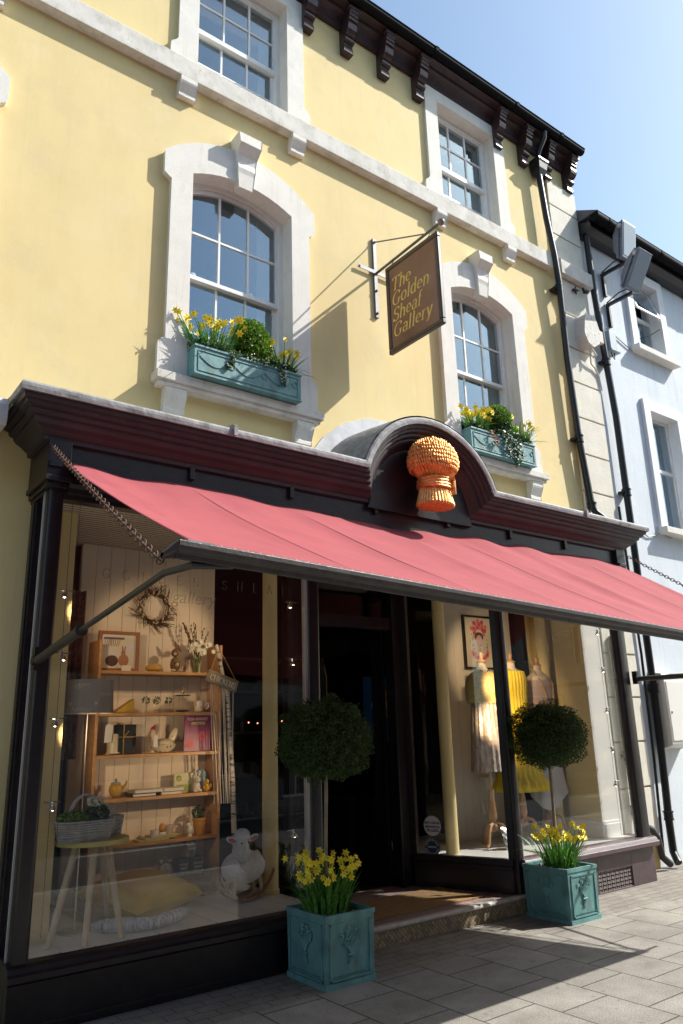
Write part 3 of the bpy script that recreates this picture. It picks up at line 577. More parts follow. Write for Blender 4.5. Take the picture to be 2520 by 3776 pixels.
fl = MB(); fl.strip([[(AX-.02+rr_*math.cos(a0+.02+(a1-a0)*i/24), W-.012, AZ+rr_*math.sin(a0+.02+(a1-a0)*i/24)+.008*math.sin(i*2.1)) for i in range(25)] for rr_ in (.94, 1.09)])
fl.strip([[(AX-.02+1.09*math.cos(a0+.02+(a1-a0)*i/24), y_, AZ+1.09*math.sin(a0+.02+(a1-a0)*i/24)+.008*math.sin(i*2.1)) for i in range(25)] for y_ in (W-.012, W+.002)])
fl.link('wall_flashing', LEADW, sf, smooth='all')
# tympanum and fascia
MB().prism([(AX-.66, 3.50), (AX-.62, 3.60)]+[(AX+.64*math.cos(R(a)), AZ+.64*math.sin(R(a))) for a in range(172, 7, -6)]+[(AX+.62, 3.60), (AX+.66, 3.50)], 'y', 4.985, 5.03).link('tympanum', DARK, sf)
f_ = MB(); f_.box(1.47, 7.84, FR, FR+.09, 3.16, 3.58); f_.box(1.36, 7.95, 5.12, 5.428, 3.20, 3.86)
f_.prism([(5.03, 3.30), (4.99, 3.30), (4.985, 3.26), (5.005, 3.24), (5.01, 3.20), (5.03, 3.19)], 'x', 1.49, 7.82)
for xx in (2.4, 3.3, 4.2, 5.1, 6.0, 6.9): f_.box(xx-.02, xx+.02, 5.0, 5.03, 3.46, 3.56)
f_.link('fascia', DARK, sf, bevel=.003)
def capital(xa, xb):
    m = MB(); m.box(xa, xb, 4.985, 5.428, 3.30, 3.56); m.box(xa-.012, xb+.012, 4.97, 5.428, 3.262, 3.30); m.box(xa+.008, xb-.008, 4.995, 5.428, 3.225, 3.262); m.box(xa+.01, xb-.01, 4.965, 5.0, 3.36, 3.40)
    m.link('capital', DARK, sf, bevel=.004)
capital(1.335, 1.49); capital(7.82, 7.975)
# corner posts, wall posts and side lights
def post(x0, x1, y0, y1, z0, z1, nm='post'):
    m = MB(); n = 4
    cx, cy = (x0+x1)/2, (y0+y1)/2; ro = min(x1-x0, y1-y0)*.32; P = []
    for (qx, qy, s_) in ((x1-ro, y1-ro, 0), (x0+ro, y1-ro, 90), (x0+ro, y0+ro, 180), (x1-ro, y0+ro, 270)):
        P += [(qx+ro*math.cos(R(s_+90*i/n)), qy+ro*math.sin(R(s_+90*i/n))) for i in range(n+1)]
    m.prism(P, 'z', z0, z1); return m.link(nm, DARK, sf, smooth=True)
post(1.375, 1.48, 5.03, 5.13, .36, 3.225, 'corner_post'); post(7.68, 7.86, 5.03, 5.13, .44, 3.225, 'corner_post')
m = MB(); m.box(1.37, 1.46, 5.31, 5.428, 0, 3.225); m.box(1.36, 1.372, 5.335, 5.40, .3, 3.2); m.link('wall_post', DARK, sf, bevel=.006)
m = MB(); m.box(7.80, 7.86, 5.375, 5.428, .44, 3.225); m.link('wall_post', DARK, sf, bevel=.006)
m = MB(); m.box(1.366, 1.378, 5.118, 5.130, .36, 3.22); m.link('glass_edge_highlight', mat('pale_highlight', (.55, .53, .50), .4), sf)  # pale strip added as the bright glint along the glass edge
MB().box(1.41, 1.416, 5.131, 5.309, .36, 3.22).link('side_pane', GLASS, sf); MB().box(7.832, 7.838, 5.131, 5.374, .44, 3.22).link('side_pane', GLASS, sf)
post(3.465, 3.58, 5.03, 5.12, .16, 3.22); post(5.715, 5.815, 5.03, 5.12, .16, 3.22)
# stall risers with sills
def riser(x0, x1, zt, lft):
    m = MB(); m.box(x0, x1, 5.03, 5.11, 0, zt-.10); m.box(x0-.012, x1+.012, 5.018, 5.11, 0, .05)
    m.prism([(5.12, zt-.10), (5.0, zt-.10), (4.975, zt-.085), (4.975, zt-.05), (4.99, zt-.04), (5.0, zt-.01), (5.03, zt), (5.14, zt)], 'x', x0-.02, x1+.02)
    if lft: m.box(x0, x0+.08, 5.11, 5.428, 0, zt)
    else: m.box(x1-.08, x1, 5.11, 5.428, 0, zt)
    return m.link('stall_riser', DARK, sf, bevel=.004)
riser(1.37, 3.58, .37, True); 
rz = MB(); rz.box(5.79, 6.86, 5.03, 5.11, 0, .34); rz.box(7.44, 7.86, 5.03, 5.11, 0, .34); rz.box(6.86, 7.44, 5.03, 5.11, .195, .34); rz.box(6.86, 7.44, 5.03, 5.11, 0, .012)
rz.prism([(5.12, .34), (5.0, .34), (4.965, .355), (4.965, .395), (4.985, .405), (5.0, .43), (5.03, .44), (5.14, .44)], 'x', 5.77, 7.90); rz.box(7.78, 7.86, 5.11, 5.428, 0, .44); rz.box(7.74, 7.90, 5.12, 5.428, .345, .439)
rz.link('stall_riser', mat('sunlit_plum_paint', (.085, .055, .062), .45, n=.2, ns=8, b=.1, bs=25), sf, bevel=.004)  # riser plum lightened: the sunlight on it is put into the colour
v = MB(); cols = 8; rows_ = 5; x0, x1, z0, z1 = 6.86, 7.44, .012, .195
for i in range(cols+1): v.box(x0+(x1-x0)*i/cols-.006, x0+(x1-x0)*i/cols+.006, 5.045, 5.06, z0, z1)
for j in range(rows_+1): v.box(x0, x1, 5.0455, 5.0595, z0+(z1-z0)*j/rows_-.004, z0+(z1-z0)*j/rows_+.004)
for i in range(cols):
    for j in range(rows_+1):
        cx = x0+(x1-x0)*(i+.5)/cols; cz = z0+(z1-z0)*j/rows_
        v.prism([(cx+.022*math.cos(R(a)), cz+.014*math.sin(R(a))) for a in range(0, 360, 60)], 'y', 5.043, 5.061)
v.link('vent_grille', mat('cast_grille', (.20, .17, .17), .5), sf)
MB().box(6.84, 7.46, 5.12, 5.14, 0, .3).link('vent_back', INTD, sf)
# shop windows
def pane(P0, P1, z0, z1, t=.006, nm='shop_window'):
    (xa, ya), (xb, yb) = P0, P1; dx, dy = xb-xa, yb-ya; l = math.hypot(dx, dy); nx, ny = -dy/l*t, dx/l*t
    return MB().add([(xa, ya, z0), (xb, yb, z0), (xb+nx, yb+ny, z0), (xa+nx, ya+ny, z0), (xa, ya, z1), (xb, yb, z1), (xb+nx, yb+ny, z1), (xa+nx, ya+ny, z1)],
        [(0,3,2,1),(4,5,6,7),(0,1,5,4),(1,2,6,5),(2,3,7,6),(3,0,4,7)]).link(nm, GLASS, sf)
pane((1.47, 5.07), (3.47, 5.07), .37, 3.18); pane((5.79, 5.07), (7.69, 5.07), .44, 3.18)
m = MB(); m.box(3.445, 3.468, 5.05, 5.10, .37, 3.18); m.link('window_bead', mat('grey_bead', (.42, .40, .39), .4), sf)
# doorway: canted side lights, door frame
def cant(P0, P1, zt, s):
    (xa, ya), (xb, yb) = P0, P1; d = Vector((xb-xa, yb-ya, 0)); l = d.length; d.normalize(); nrm = Vector((-d.y, d.x, 0)); mid = Vector(((xa+xb)/2, (ya+yb)/2, 0))
    m = MB()
    def bar(z0, z1, th, ex=0): m.obox(mid+Vector((0, 0, (z0+z1)/2)), d, nrm, Z3, l/2+ex, th, (z1-z0)/2)
    bar(.155, zt-.09, .03); bar(zt-.10, zt-.06, .042); bar(zt-.06, zt, .034); bar(.155, .20, .036); bar(3.02, 3.20, .034)
    for t_ in (0, 1):
        p_ = Vector((xa, ya, 0)).lerp(Vector((xb, yb, 0)), t_); m.obox(p_+Vector((0, 0, (zt+3.1)/2)), d, nrm, Z3, .035, .033, (3.1-zt)/2)
    m.link('canted_frame', DARK, sf, bevel=.003)
    pane((xa, ya), (xb, yb), zt, 3.03, .006, 'canted_pane')
cant((3.56, 5.10), (3.94, 6.02), .37, 1); cant((5.735, 5.10), (5.365, 6.02), .44, -1)
m = MB(); m.box(3.93, 4.10, 6.04, 6.16, .15, 3.2); m.box(5.20, 5.42, 6.04, 6.16, .15, 3.2); m.box(4.1001, 5.1999, 6.045, 6.155, 2.60, 2.72); m.box(4.1001, 5.1999, 6.05, 6.15, 3.10, 3.2)
m.box(5.20, 5.22, 6.02, 6.041, .15, 3.1); m.box(4.08, 4.10, 6.02, 6.041, .15, 3.1); m.link('door_frame', DARK, sf, bevel=.004)
MB().box(4.1, 5.2, 6.10, 6.106, 2.72, 3.10).link('fanlight', GLASS, sf)
dr = MB(); grid_wall(dr, 0, 1.07, .16, 2.595, -.022, .022, [(.15, .92, .95, 2.40)]); dr.box(.17, .50, -.028, -.0221, .36, .82); dr.box(.57, .90, -.028, -.0221, .36, .82)
do = dr.link('door', BLACK, sf, bevel=.004, off=(0, 0, 0)); do.location = Vector((5.175, 6.17, 0))-root_loc(sf); do.rotation_euler.z = R(97)
o_ = MB().box(.15, .92, -.003, .003, .95, 2.40).link('door_pane', GLASS, do, off=(0, 0, 0))
m = MB(); m.tube([(.95, -.03, 2.37), (.93, -.06, 2.2), (.93, -.06, 1.3), (.95, -.03, 1.25)], .007, 6).link('pull_handle', mat('dull_brass', (.50, .36, .16), .35, metal=.9), do, off=(0, 0, 0))
MB().ball((1.0, -.06, 1.16), .032).tube([(1.0, -.06, 1.16), (1.0, 0, 1.16)], .012).link('door_knob', MATS['dull_brass'], do, smooth=True, off=(0, 0, 0))
MB().add([(3.5, 5.12, 3.19), (5.8, 5.12, 3.19), (5.5, 6.1, 3.19), (3.8, 6.1, 3.19)], [(0, 3, 2, 1)]).link('porch_ceiling', CREAM, sf)
# threshold step, mosaic, mat
def tilemat(name, c1, c2, mort, sc, rot=(0, 0, 0)):
    m = bpy.data.materials.new(name); m.use_nodes = True; t = m.node_tree; N = t.nodes; Lk = t.links; p = N['Principled BSDF']; p.inputs['Roughness'].default_value = .5
    tc = N.new('ShaderNodeTexCoord'); mp = N.new('ShaderNodeMapping'); mp.inputs['Rotation'].default_value = rot; Lk.new(tc.outputs['Object'], mp.inputs[0])
    b = N.new('ShaderNodeTexBrick'); b.offset = 0; b.inputs['Scale'].default_value = 1; b.inputs['Brick Width'].default_value = sc; b.inputs['Row Height'].default_value = sc; b.inputs['Mortar Size'].default_value = sc*.07
    b.inputs['Color1'].default_value = (*c1, 1); b.inputs['Color2'].default_value = (*c2, 1); b.inputs['Mortar'].default_value = (*mort, 1); Lk.new(mp.outputs[0], b.inputs[0]); Lk.new(b.outputs[0], p.inputs['Base Color']); return m
st = MB(); st.prism([(3.585, 5.04), (5.79, 5.04), (5.79, 5.2), (5.46, 6.2), (3.85, 6.2), (3.585, 5.2)], 'z', 0, .146)
stp = st.link('doorstep', mat('step_stone', (.34, .30, .26), .8, n=.1, ns=12), sf)
MB().add([(3.585, 5.065, .150), (5.79, 5.065, .150), (5.46, 6.2, .150), (3.85, 6.2, .150)], [(0, 1, 2, 3)]).link('mosaic_floor', tilemat('mosaic_floor', (.40, .30, .28), (.32, .24, .23), (.09, .06, .06), .030), stp)
MB().add([(3.60, 5.032, .002), (5.77, 5.032, .002), (5.77, 5.032, .118), (3.60, 5.032, .118)], [(0, 1, 2, 3)]).link('mosaic_riser', tilemat('mosaic_riser', (.46, .36, .22), (.22, .17, .11), (.10, .08, .06), .028, (R(90), 0, R(45))), stp)
m = MB(); m.prism([(5.07, .118), (5.02, .118), (5.008, .128), (5.008, .143), (5.02, .154), (5.07, .154)], 'x', 3.59, 5.785); m.link('nosing', mat('worn_stone_nosing', (.52, .49, .45), .7, n=.15, ns=14, b=.4, bs=40), stp, bevel=.003)
tag(MB().box(4.02, 5.42, 5.20, 5.78, .152, .166).link('doormat', mat('coir_mat', (.36, .22, .10), .95, n=.3, ns=70, b=.9, bs=250)), 'brown coir doormat lying in the doorway of the shop', 'doormat')

# ================================================================== AWNING
aw = thing('awning', 'faded red canvas shop awning on a brown front bar with folding arms and chains', 'awning', (4.5, 4.9, 3.3))
NU, NV = 150, 36
def fab(u, v):
    xt = 1.44+(7.86-1.44)*u; xb = 1.325+(7.40-1.325)*u
    x = xt+(xb-xt)*v; y = 5.035+(2.66+.14*u-5.035)*v; z = 3.405+(2.31-.215*u-3.405)*v
    sag = -.012*math.sin(math.pi*v)-.02*math.sin(math.pi*v)*min(1, u*8)*min(1, (1-u)*8)
    seam = abs(((u*7+.0) % 1)-.5)*2                       # 1 on a seam, 0 mid panel
    bil = -.028*math.sin(math.pi*v)*(1-seam**6)
    rip = .017*math.sin(u*34+2.6*math.sin(u*9))*(1-v)**1.6+.008*math.sin(u*61+1.3)*(1-v)**2+.003*math.sin(u*21+v*7)*math.sin(math.pi*v)
    dim = -.075*math.exp(-((u-.47)/.10)**2)*math.exp(-((v-.06)/.13)**2)+.02*math.exp(-((u-.57)/.04)**2)*math.exp(-((v-.05)/.1)**2)
    fold = .006*math.sin((u*60-v*9))*math.exp(-((u-.72)/.12)**2)*math.sin(math.pi*v)
    return (x, y, z+sag+bil+rip+dim+fold)
m = MB(); rowsF = [[fab(i/NU, j/NV) for i in range(NU+1)] for j in range(NV+1)]
m.strip(rowsF); o = m.link('canopy', RED, aw, smooth='all')
so_ = o.modifiers.new('cloth', 'SOLIDIFY'); so_.thickness = .004
sm = MB()
for k in range(1, 7):
    u = k/7; sm.strip([[(lambda p: (p[0]-.006, p[1], p[2]+.003))(fab(u, j/NV)) for j in range(NV+1)], [(lambda p: (p[0]+.006, p[1], p[2]+.003))(fab(u, j/NV)) for j in range(NV+1)]])
sm.link('seams', mat('seam_red', (.17, .025, .035), .8), aw)
def bx(u): return Vector((1.20+(7.46-1.20)*u, 2.63+.145*u, 2.27-.225*u))
A, B = bx(0), bx(1); d = (B-A).normalized(); yy = Vector((-d.y, d.x, 0)).normalized(); zz_ = d.cross(yy)
prof = [(-.036, .026), (-.036, .046), (-.024, .052), (.034, .048), (.038, .03), (.026, .006), (.024, -.016), (-.004, -.020), (-.010, .002), (-.028, .008)]
m = MB(); m.strip([[P_+yy*p[0]+Vector(Z3)*p[1] for p in prof] for P_ in (A, A.lerp(B, .25), A.lerp(B, .5), A.lerp(B, .75), B)], True)
n = len(prof); m.f += [tuple(range(n)), tuple(4*n+n-1-k for k in range(n))]; m.m += [0, 0]
m.strip([[A+yy*p[0]+Vector(Z3)*p[1] for p in prof], [A-d*.055+yy*p[0]*.35+Vector(Z3)*(p[1]*.35-.025) for p in prof]], True)
m.link('front_bar', BRONZ, aw, bevel=.003)
m = MB(); m.obox(A+d*.12+Vector((0, .04, .062)), d, yy, zz_, .06, .02, .008); m.link('end_clip', LEAD, aw)
rz_ = MB()
for k in range(96):
    u = .016+k/96*.975; p = fab(u, .985); p = Vector(p); q0 = A.lerp(B, (p.x-A.x)/(B.x-A.x))+Vector((0, .03, .055))
    rz_.tube([p+Vector((0, .012, .006)), (p+q0)/2+Vector((0, 0, .014)), q0], .0045, 5)
rz_.link('lacing', mat('pale_lacing', (.62, .55, .52), .6), aw)
def arm(px, bxp, nm='arm'):
    P0 = Vector((px, 4.99, 2.075)); P1 = bxp
    m = MB(); k = P0.lerp(P1, .42); m.tube([P0, k], .027, 12); m.tube([k, k+(P1-P0).normalized()*.03], .034, 12); m.tube([k, P0.lerp(P1, .94), P1+Vector((.06, 0, .0)), P1+Vector((.24, .005, .014))], [.015, .015, .015, .012], 10)
    a_ = m.link(nm, mat('arm_grey_paint', (.030, .028, .026), .5, n=.2, ns=14), aw, smooth=True)
    MB().box(px-.02, px+.02, 4.97, 5.03, 2.02, 2.16).tube([P0+Vector((-.03, 0, 0)), P0+Vector((.03, 0, 0))], .03, 10).link('pivot', BLACK, a_)
arm(1.37, A+Vector((.02, .02, -.035))); arm(7.90, B+Vector((-.07, .02, -.02)))
def chain(P0, P1, nm, links, sg=.10, r=.0036):
    P0, P1 = Vector(P0), Vector(P1); m = MB()
    def C(t): return P0.lerp(P1, t)+Vector((0, 0, -sg*4*t*(1-t)))
    for k in range(links):
        a, b = C(k/links), C((k+1)/links); dd = (b-a); L_ = dd.length; dd.normalize(); s_ = dd.cross(Vector((.4, .3, .86))).normalized()
        if k % 2: s_ = dd.cross(s_)
        c = (a+b)/2; hl, hw = L_*.74, L_*.40
        m.tube([c+dd*hl*math.cos(R(q*45))+s_*hw*math.sin(R(q*45)) for q in range(9)], r, 5, caps=False)
    m.link(nm, mat('rusty_chain', (.09, .045, .03), .75, metal=.3, n=.4, ns=60), aw, smooth='all')
chain((1.345, 4.96, 3.50), A+Vector((-.045, .02, -.035)), 'chain', 62, .012)
chain((7.96, 4.96, 3.50), B+Vector((0, .02, .03)), 'chain', 62, .012)

# ================================================================== HANGING SIGN
hs = thing('hanging_sign', 'brown hanging shop sign with gold lettering on an iron wall bracket', 'sign', (4.68, 5.43, 6.3))
SXX = 4.68; IRON = mat('grey_iron', (.13, .13, .14), .45, metal=.3, n=.2, ns=20)
m = MB(); m.box(4.645, 4.69, 5.405, 5.428, 5.78, 6.745); m.box(4.42, 4.95, 5.398, 5.4049, 6.30, 6.345)
m.tube([(SXX, 5.405, 6.32), (SXX, 4.44, 6.35)], .015, 8); m.tube([(4.672, 5.40, 6.70), (SXX, 4.67, 6.365)], .008, 6)
m.link('bracket', IRON, hs, bevel=.002)
MB().ball((SXX, 4.412, 6.351), .036, n=16, m=12).link('ball_finial', mat('dull_finial', (.22, .19, .17), .35), hs, smooth=True)
m = MB()
for p in ((4.668, 6.70), (4.668, 6.10), (4.668, 5.83), (4.445, 6.322), (4.925, 6.322)): m.ball((p[0], 5.402, p[1]), .014, n=8, m=6)
for y_ in (5.14, 4.59): m.tube([(SXX, y_, 6.345), (SXX+.012, y_, 6.32), (SXX, y_, 6.30), (SXX-.012, y_, 6.285), (SXX, y_, 6.27)], .005, 6)
m.link('hooks', IRON, hs, smooth=True)
y0, y1, z0, z1 = 4.46, 5.245, 5.268, 6.275
fr = MB(); fw = .052
fr.box(SXX-.024, SXX+.024, y0, y1, z0, z0+fw); fr.box(SXX-.024, SXX+.024, y0, y1, z1-fw, z1); fr.box(SXX-.0235, SXX+.0235, y0, y0+fw, z0+fw, z1-fw); fr.box(SXX-.0235, SXX+.0235, y1-fw, y1, z0+fw, z1-fw)
bd = MB().box(SXX-.014, SXX+.014, y0+fw-.002, y1-fw+.002, z0+fw-.002, z1-fw+.002).link('sign_board', mat('sign_brown_gloss', (.17, .075, .052), .24, n=.06, ns=3, b=.03, bs=6, coat=.1), hs)
fr.link('frame', mat('sign_frame_brown', (.040, .026, .022), .35), bd, bevel=.010)
gold = mat('gold_leaf_lettering', (.72, .52, .13), .5)
g_ = MB()
for (t_, zz0, yy0) in (('The', 5.955, 5.165), ('Golden', 5.785, 5.165), ('Sheaf', 5.605, 5.165), ('Gallery', 5.43, 5.165)):
    serif(g_, t_, (SXX-.0142, yy0, zz0), (0, -1, 0), Z3, (-1, 0, 0), .146, slant=.20, thick=.135, thin=.05, depth=.0012, track=.075)
    serif(g_, t_, (SXX+.0142, y0+(y1-yy0), zz0), (0, 1, 0), Z3, (1, 0, 0), .146, slant=.20, thick=.135, thin=.05, depth=.0012, track=.075)
g_.link('lettering', gold, bd)

# ================================================================== GILT WHEAT SHEAF
sh = thing('wheat_sheaf', 'gilded carved wheat sheaf emblem mounted under the arched pediment', 'emblem', (4.75, 4.98, 3.8))
GILT = mat('gilt', (.84, .37, .11), .44, metal=.6, n=.25, ns=30, b=.5, bs=60)
def sheaf_lathe(mb, prof, c, n, amp, freq, sy=.8):
    rows = []
    for r, z in prof: rows.append([(c[0]+(r+amp*(1 if k % 2 else -1)*min(1, r/.1))*math.cos(2*math.pi*k/n), c[1]+sy*(r+amp*(1 if k % 2 else -1)*min(1, r/.1))*math.sin(2*math.pi*k/n), c[2]+z) for k in range(n)])
    return mb.strip(rows, True)
sc_ = (4.74, 4.80, 3.525)
m = MB(); sheaf_lathe(m, [(.0, .035), (.185, .028), (.193, .045), (.18, .09), (.166, .14), (.156, .18), (.152, .25), (.16, .29)], sc_, 72, .0045, 1); m.link('straw_stalks', GILT, sh)
m = MB()
for kk in range(4):
    pth = [(sc_[0]+(.168+.006*math.sin(a_*.5))*math.cos(R(a_*15)), sc_[1]+.8*(.168)*math.sin(R(a_*15)), sc_[2]+.205+kk*.022+.008*math.sin(R(a_*15)+kk)) for a_ in range(25)]
    m.tube(pth, .016, 6, caps=False)
m.tube([(sc_[0]+.05, sc_[1]-.12, sc_[2]+.26), (sc_[0]+.10, sc_[1]-.15, sc_[2]+.30), (sc_[0]+.13, sc_[1]-.12, sc_[2]+.27), (sc_[0]+.12, sc_[1]-.13, sc_[2]+.20), (sc_[0]+.13, sc_[1]-.12, sc_[2]+.14)], .020, 8)
m.link('straw_binding', GILT, sh, smooth=True)
m = MB(); sheaf_lathe(m, [(.13, .28), (.16, .31), (.20, .35), (.235, .39), (.20, .41)], sc_, 64, .007, 1)
m.lathe([(.21, .40), (.22, .44), (.215, .50), (.19, .56), (.14, .62), (.07, .655), (0, .665)], sc_, 24, 1, .8)
rs = random.Random(3)
prof = [(.238, .385), (.252, .415), (.256, .45), (.250, .49), (.238, .53), (.218, .57), (.19, .605), (.155, .635), (.115, .658), (.07, .672), (.025, .68)]
for j, (r, z_) in enumerate(prof):
    nn_ = max(5, int(r*2*math.pi/.026))
    for k in range(nn_):
        a_ = 2*math.pi*(k+(j % 2)*.5)/nn_; cx, cy = sc_[0]+r*math.cos(a_), sc_[1]+.8*r*math.sin(a_)
        q_ = rs.uniform(.9, 1.15); m.ball((cx+rs.uniform(-.002, .002), cy+rs.uniform(-.002, .002), sc_[2]+z_+rs.uniform(-.005, .005)), .0115*q_, .0115*q_, .026*q_, n=6, m=4, rot=Matrix.Rotation(rs.uniform(-.2, .2)+.5*math.cos(a_), 3, 'Y'))
m.link('wheat_ears', GILT, sh)

# ================================================================== FOLIAGE
def leafmat(name, c1, c2, rough=.5, tr=.25):
    m = bpy.data.materials.new(name); m.use_nodes = True; t = m.node_tree; N = t.nodes; Lk = t.links; p = N['Principled BSDF']
    p.inputs['Roughness'].default_value = rough; p.inputs['Specular IOR Level'].default_value = .35
    ge = N.new('ShaderNodeTexCoord'); no = N.new('ShaderNodeTexWhiteNoise'); no.noise_dimensions = '3D'
    n2 = N.new('ShaderNodeTexNoise'); n2.inputs['Scale'].default_value = 45; n2.inputs['Detail'].default_value = 2; Lk.new(ge.outputs['Object'], n2.inputs['Vector'])
    cr = N.new('ShaderNodeValToRGB'); e = cr.color_ramp.elements; e[0].position = .32; e[1].position = .68; e[0].color = (*c1, 1); e[1].color = (*c2, 1)
    Lk.new(n2.outputs[0], cr.inputs[0]); Lk.new(cr.outputs[0], p.inputs['Base Color'])
    tl = N.new('ShaderNodeBsdfTranslucent'); Lk.new(cr.outputs[0], tl.inputs[0]); mx = N.new('ShaderNodeMixShader'); mx.inputs[0].default_value = tr
    Lk.new(p.outputs[0], mx.inputs[1]); Lk.new(tl.outputs[0], mx.inputs[2]); Lk.new(mx.outputs[0], N['Material Output'].inputs[0]); MATS[name] = m; return m
BOXD = leafmat('box_leaf_dark', (.024, .050, .014), (.075, .135, .032)); BOXL = leafmat('box_leaf_bright', (.05, .14, .012), (.24, .42, .04), .4)
BLADE = leafmat('daffodil_blade', (.04, .15, .025), (.14, .34, .05), .45); IVY = leafmat('ivy_leaf', (.03, .07, .02), (.08, .15, .05), .4)
PET = mat('daffodil_petal', (.90, .76, .045), .55, n=.06, ns=40); TRUM = mat('daffodil_trumpet', (.90, .66, .02), .5); BARK = mat('pale_bark', (.26, .21, .15), .85, n=.2, ns=30, b=.6, bs=90)
TEALO = mat('verdigris_fibreglass', (.115, .265, .265), .55, n=.15, ns=5, b=.25, bs=18)
plain_layers(TEALO, [((.17, .38, .39), 3, .46, .7, .6, (1, 1, 1)), ((.035, .085, .085), 6, .50, .72, .8, (1, 1, .5)), ((.16, .34, .33), 25, .60, .78, .5, (1, 1, .4)), ((.22, .17, .12), 12, .60, .76, .6, (1, 1, .6))])
SOIL = mat('potting_soil', (.035, .025, .018), .95, n=.4, ns=60, b=1, bs=80)
def ell(rs, rx, ry, rz, lump=.08, shell=.25, sq=2.0):
    while True:
        d_ = Vector((rs.gauss(0, 1), rs.gauss(0, 1), rs.gauss(0, 1)))
        if d_.length > .01: break
    d_.normalize(); q = (abs(d_.x)**sq+abs(d_.y)**sq+abs(d_.z)**sq)**(1/sq); s_ = (1-shell*rs.random()**1.7)*(1.0 if rs.random() < .965 else rs.uniform(1.02, 1.10))
    l_ = 1+lump*math.sin(d_.x*7+1)*math.sin(d_.y*6+2)*math.sin(d_.z*8+.5)+lump*.6*math.sin(d_.x*15)*math.cos(d_.z*13)
    return Vector((d_.x*rx, d_.y*ry, d_.z*rz))*(s_*l_/q), d_
def leafball(c, rx, ry, rz, n, ls, seed, lump=.08, shell=.25, sq=2.0):
    rs = random.Random(seed); m = MB(); c = Vector(c)
    for _ in range(n):
        p, d_ = ell(rs, rx, ry, rz, lump, shell, sq)
        t_ = Vector((rs.gauss(0, 1), rs.gauss(0, 1), rs.gauss(0, 1))); ax = (d_*rs.uniform(-.2, 1.1)+t_*.75).normalized(); sd = ax.cross(Vector((rs.gauss(0, 1), rs.gauss(0, 1), rs.gauss(0, 1)))).normalized()
        l_ = ls*rs.uniform(.6, 1.5); w_ = l_*.30; a = c+p; up = ax.cross(sd)*w_*.35
        m.add([a-ax*l_*.5, a+sd*w_+up, a+ax*l_*.5, a-sd*w_+up], [(0, 1, 2), (0, 2, 3)])
    return m
def flower(mb_p, mb_t, c, d_, s):
    c = Vector(c); d_ = Vector(d_).normalized(); a = Vector((0, 0, 1)) if abs(d_.z) < .9 else Vector((1, 0, 0)); u = d_.cross(a).normalized(); v_ = d_.cross(u)
    for k in range(6):
        an = math.pi*k/3+.2; e_ = u*math.cos(an)+v_*math.sin(an); f_ = d_.cross(e_)
        mb_p.add([c, c+e_*s*.45+f_*s*.26+d_*s*.06, c+e_*s*1.0+d_*s*.02, c+e_*s*.45-f_*s*.26+d_*s*.06], [(0, 1, 2), (0, 2, 3)])
    rw = [[c+d_*s*h_+(u*math.cos(k*math.pi/4)+v_*math.sin(k*math.pi/4))*s*r_ for k in range(8)] for h_, r_ in ((.0, .14), (.26, .17), (.44, .20), (.50, .28))]
    mb_t.strip(rw, True); mb_t.add([c+d_*s*.12]+[rw[2][k] for k in range(8)], [(0, k+1, (k+1) % 8+1) for k in range(8)])
def daffodils(t, c, rx, ry, h, nbl, nfl, seed, face=(-.5, -.7, .25), fs=.030, lean=.55, blw=.007):
    rs = random.Random(seed); bl = MB(); st_ = MB()
    for _ in range(nbl):
        a = rs.uniform(0, 6.283); q_ = rs.random()**.6; bx_ = Vector((c[0]+rx*q_*math.cos(a)*.75, c[1]+ry*q_*math.sin(a)*.75, c[2])); hh = h*rs.uniform(.45, 1.0)
        out = Vector((math.cos(a)*rx, math.sin(a)*ry, 0)); out = out.normalized() if out.length else out
        ln = lean*q_*rs.uniform(.4, 1.6); sd = Vector((-out.y, out.x, 0)); sd = (sd+Vector((rs.uniform(-1, 1), rs.uniform(-1, 1), 0))*.6).normalized()*blw*rs.uniform(.7, 1.2)
        dr_ = rs.random() < .22; L1 = []; L2 = []
        for k in range(6):
            s_ = k/5; pz = hh*(s_-(.55*s_**3 if dr_ else .08*s_*s_)); p = bx_+out*(hh*ln*s_**(1.6)*(1.8 if dr_ else 1))+Vector((0, 0, pz)); w_ = (1-s_**3*.9)
            L1.append(p-sd*w_); L2.append(p+sd*w_)
        bl.strip([L1, L2])
    bl.link('leaves', BLADE, t)
    if rx > ry*1.5: leafball((c[0], c[1]-.02, c[2]+.05), rx*.95, ry, .075, 900, .026, seed, .1, .6).link('undergrowth', IVY, t)
    heads = []
    for k in range(nfl):
        a = rs.uniform(0, 6.283); q_ = rs.random()**.5; b0 = Vector((c[0]+rx*q_*math.cos(a)*.6, c[1]+ry*q_*math.sin(a)*.6, c[2])); hh = h*rs.uniform(.72, 1.22)
        tp = b0+Vector((math.cos(a)*rx*.8*q_, math.sin(a)*ry*.8*q_, hh)); fd = (Vector(face)+Vector((rs.uniform(-.7, .7), rs.uniform(-.5, .5), rs.uniform(-.35, .25)))).normalized()
        st_.tube([b0, b0.lerp(tp, .6)+Vector((0, 0, hh*.05)), tp], .0028, 5); heads.append((tp, fd, fs*rs.uniform(.8, 1.2)))
    st_.link('stems', BLADE, t)
    for (tp, fd, s) in heads:
        fp = MB(); ft = MB(); flower(fp, ft, tp+fd*s*.2, fd, s); f_ = MB(); f_.add(fp.v, fp.f); f_.cur = 1; f_.add(ft.v, ft.f); f_.link('flower', [PET, TRUM], t)
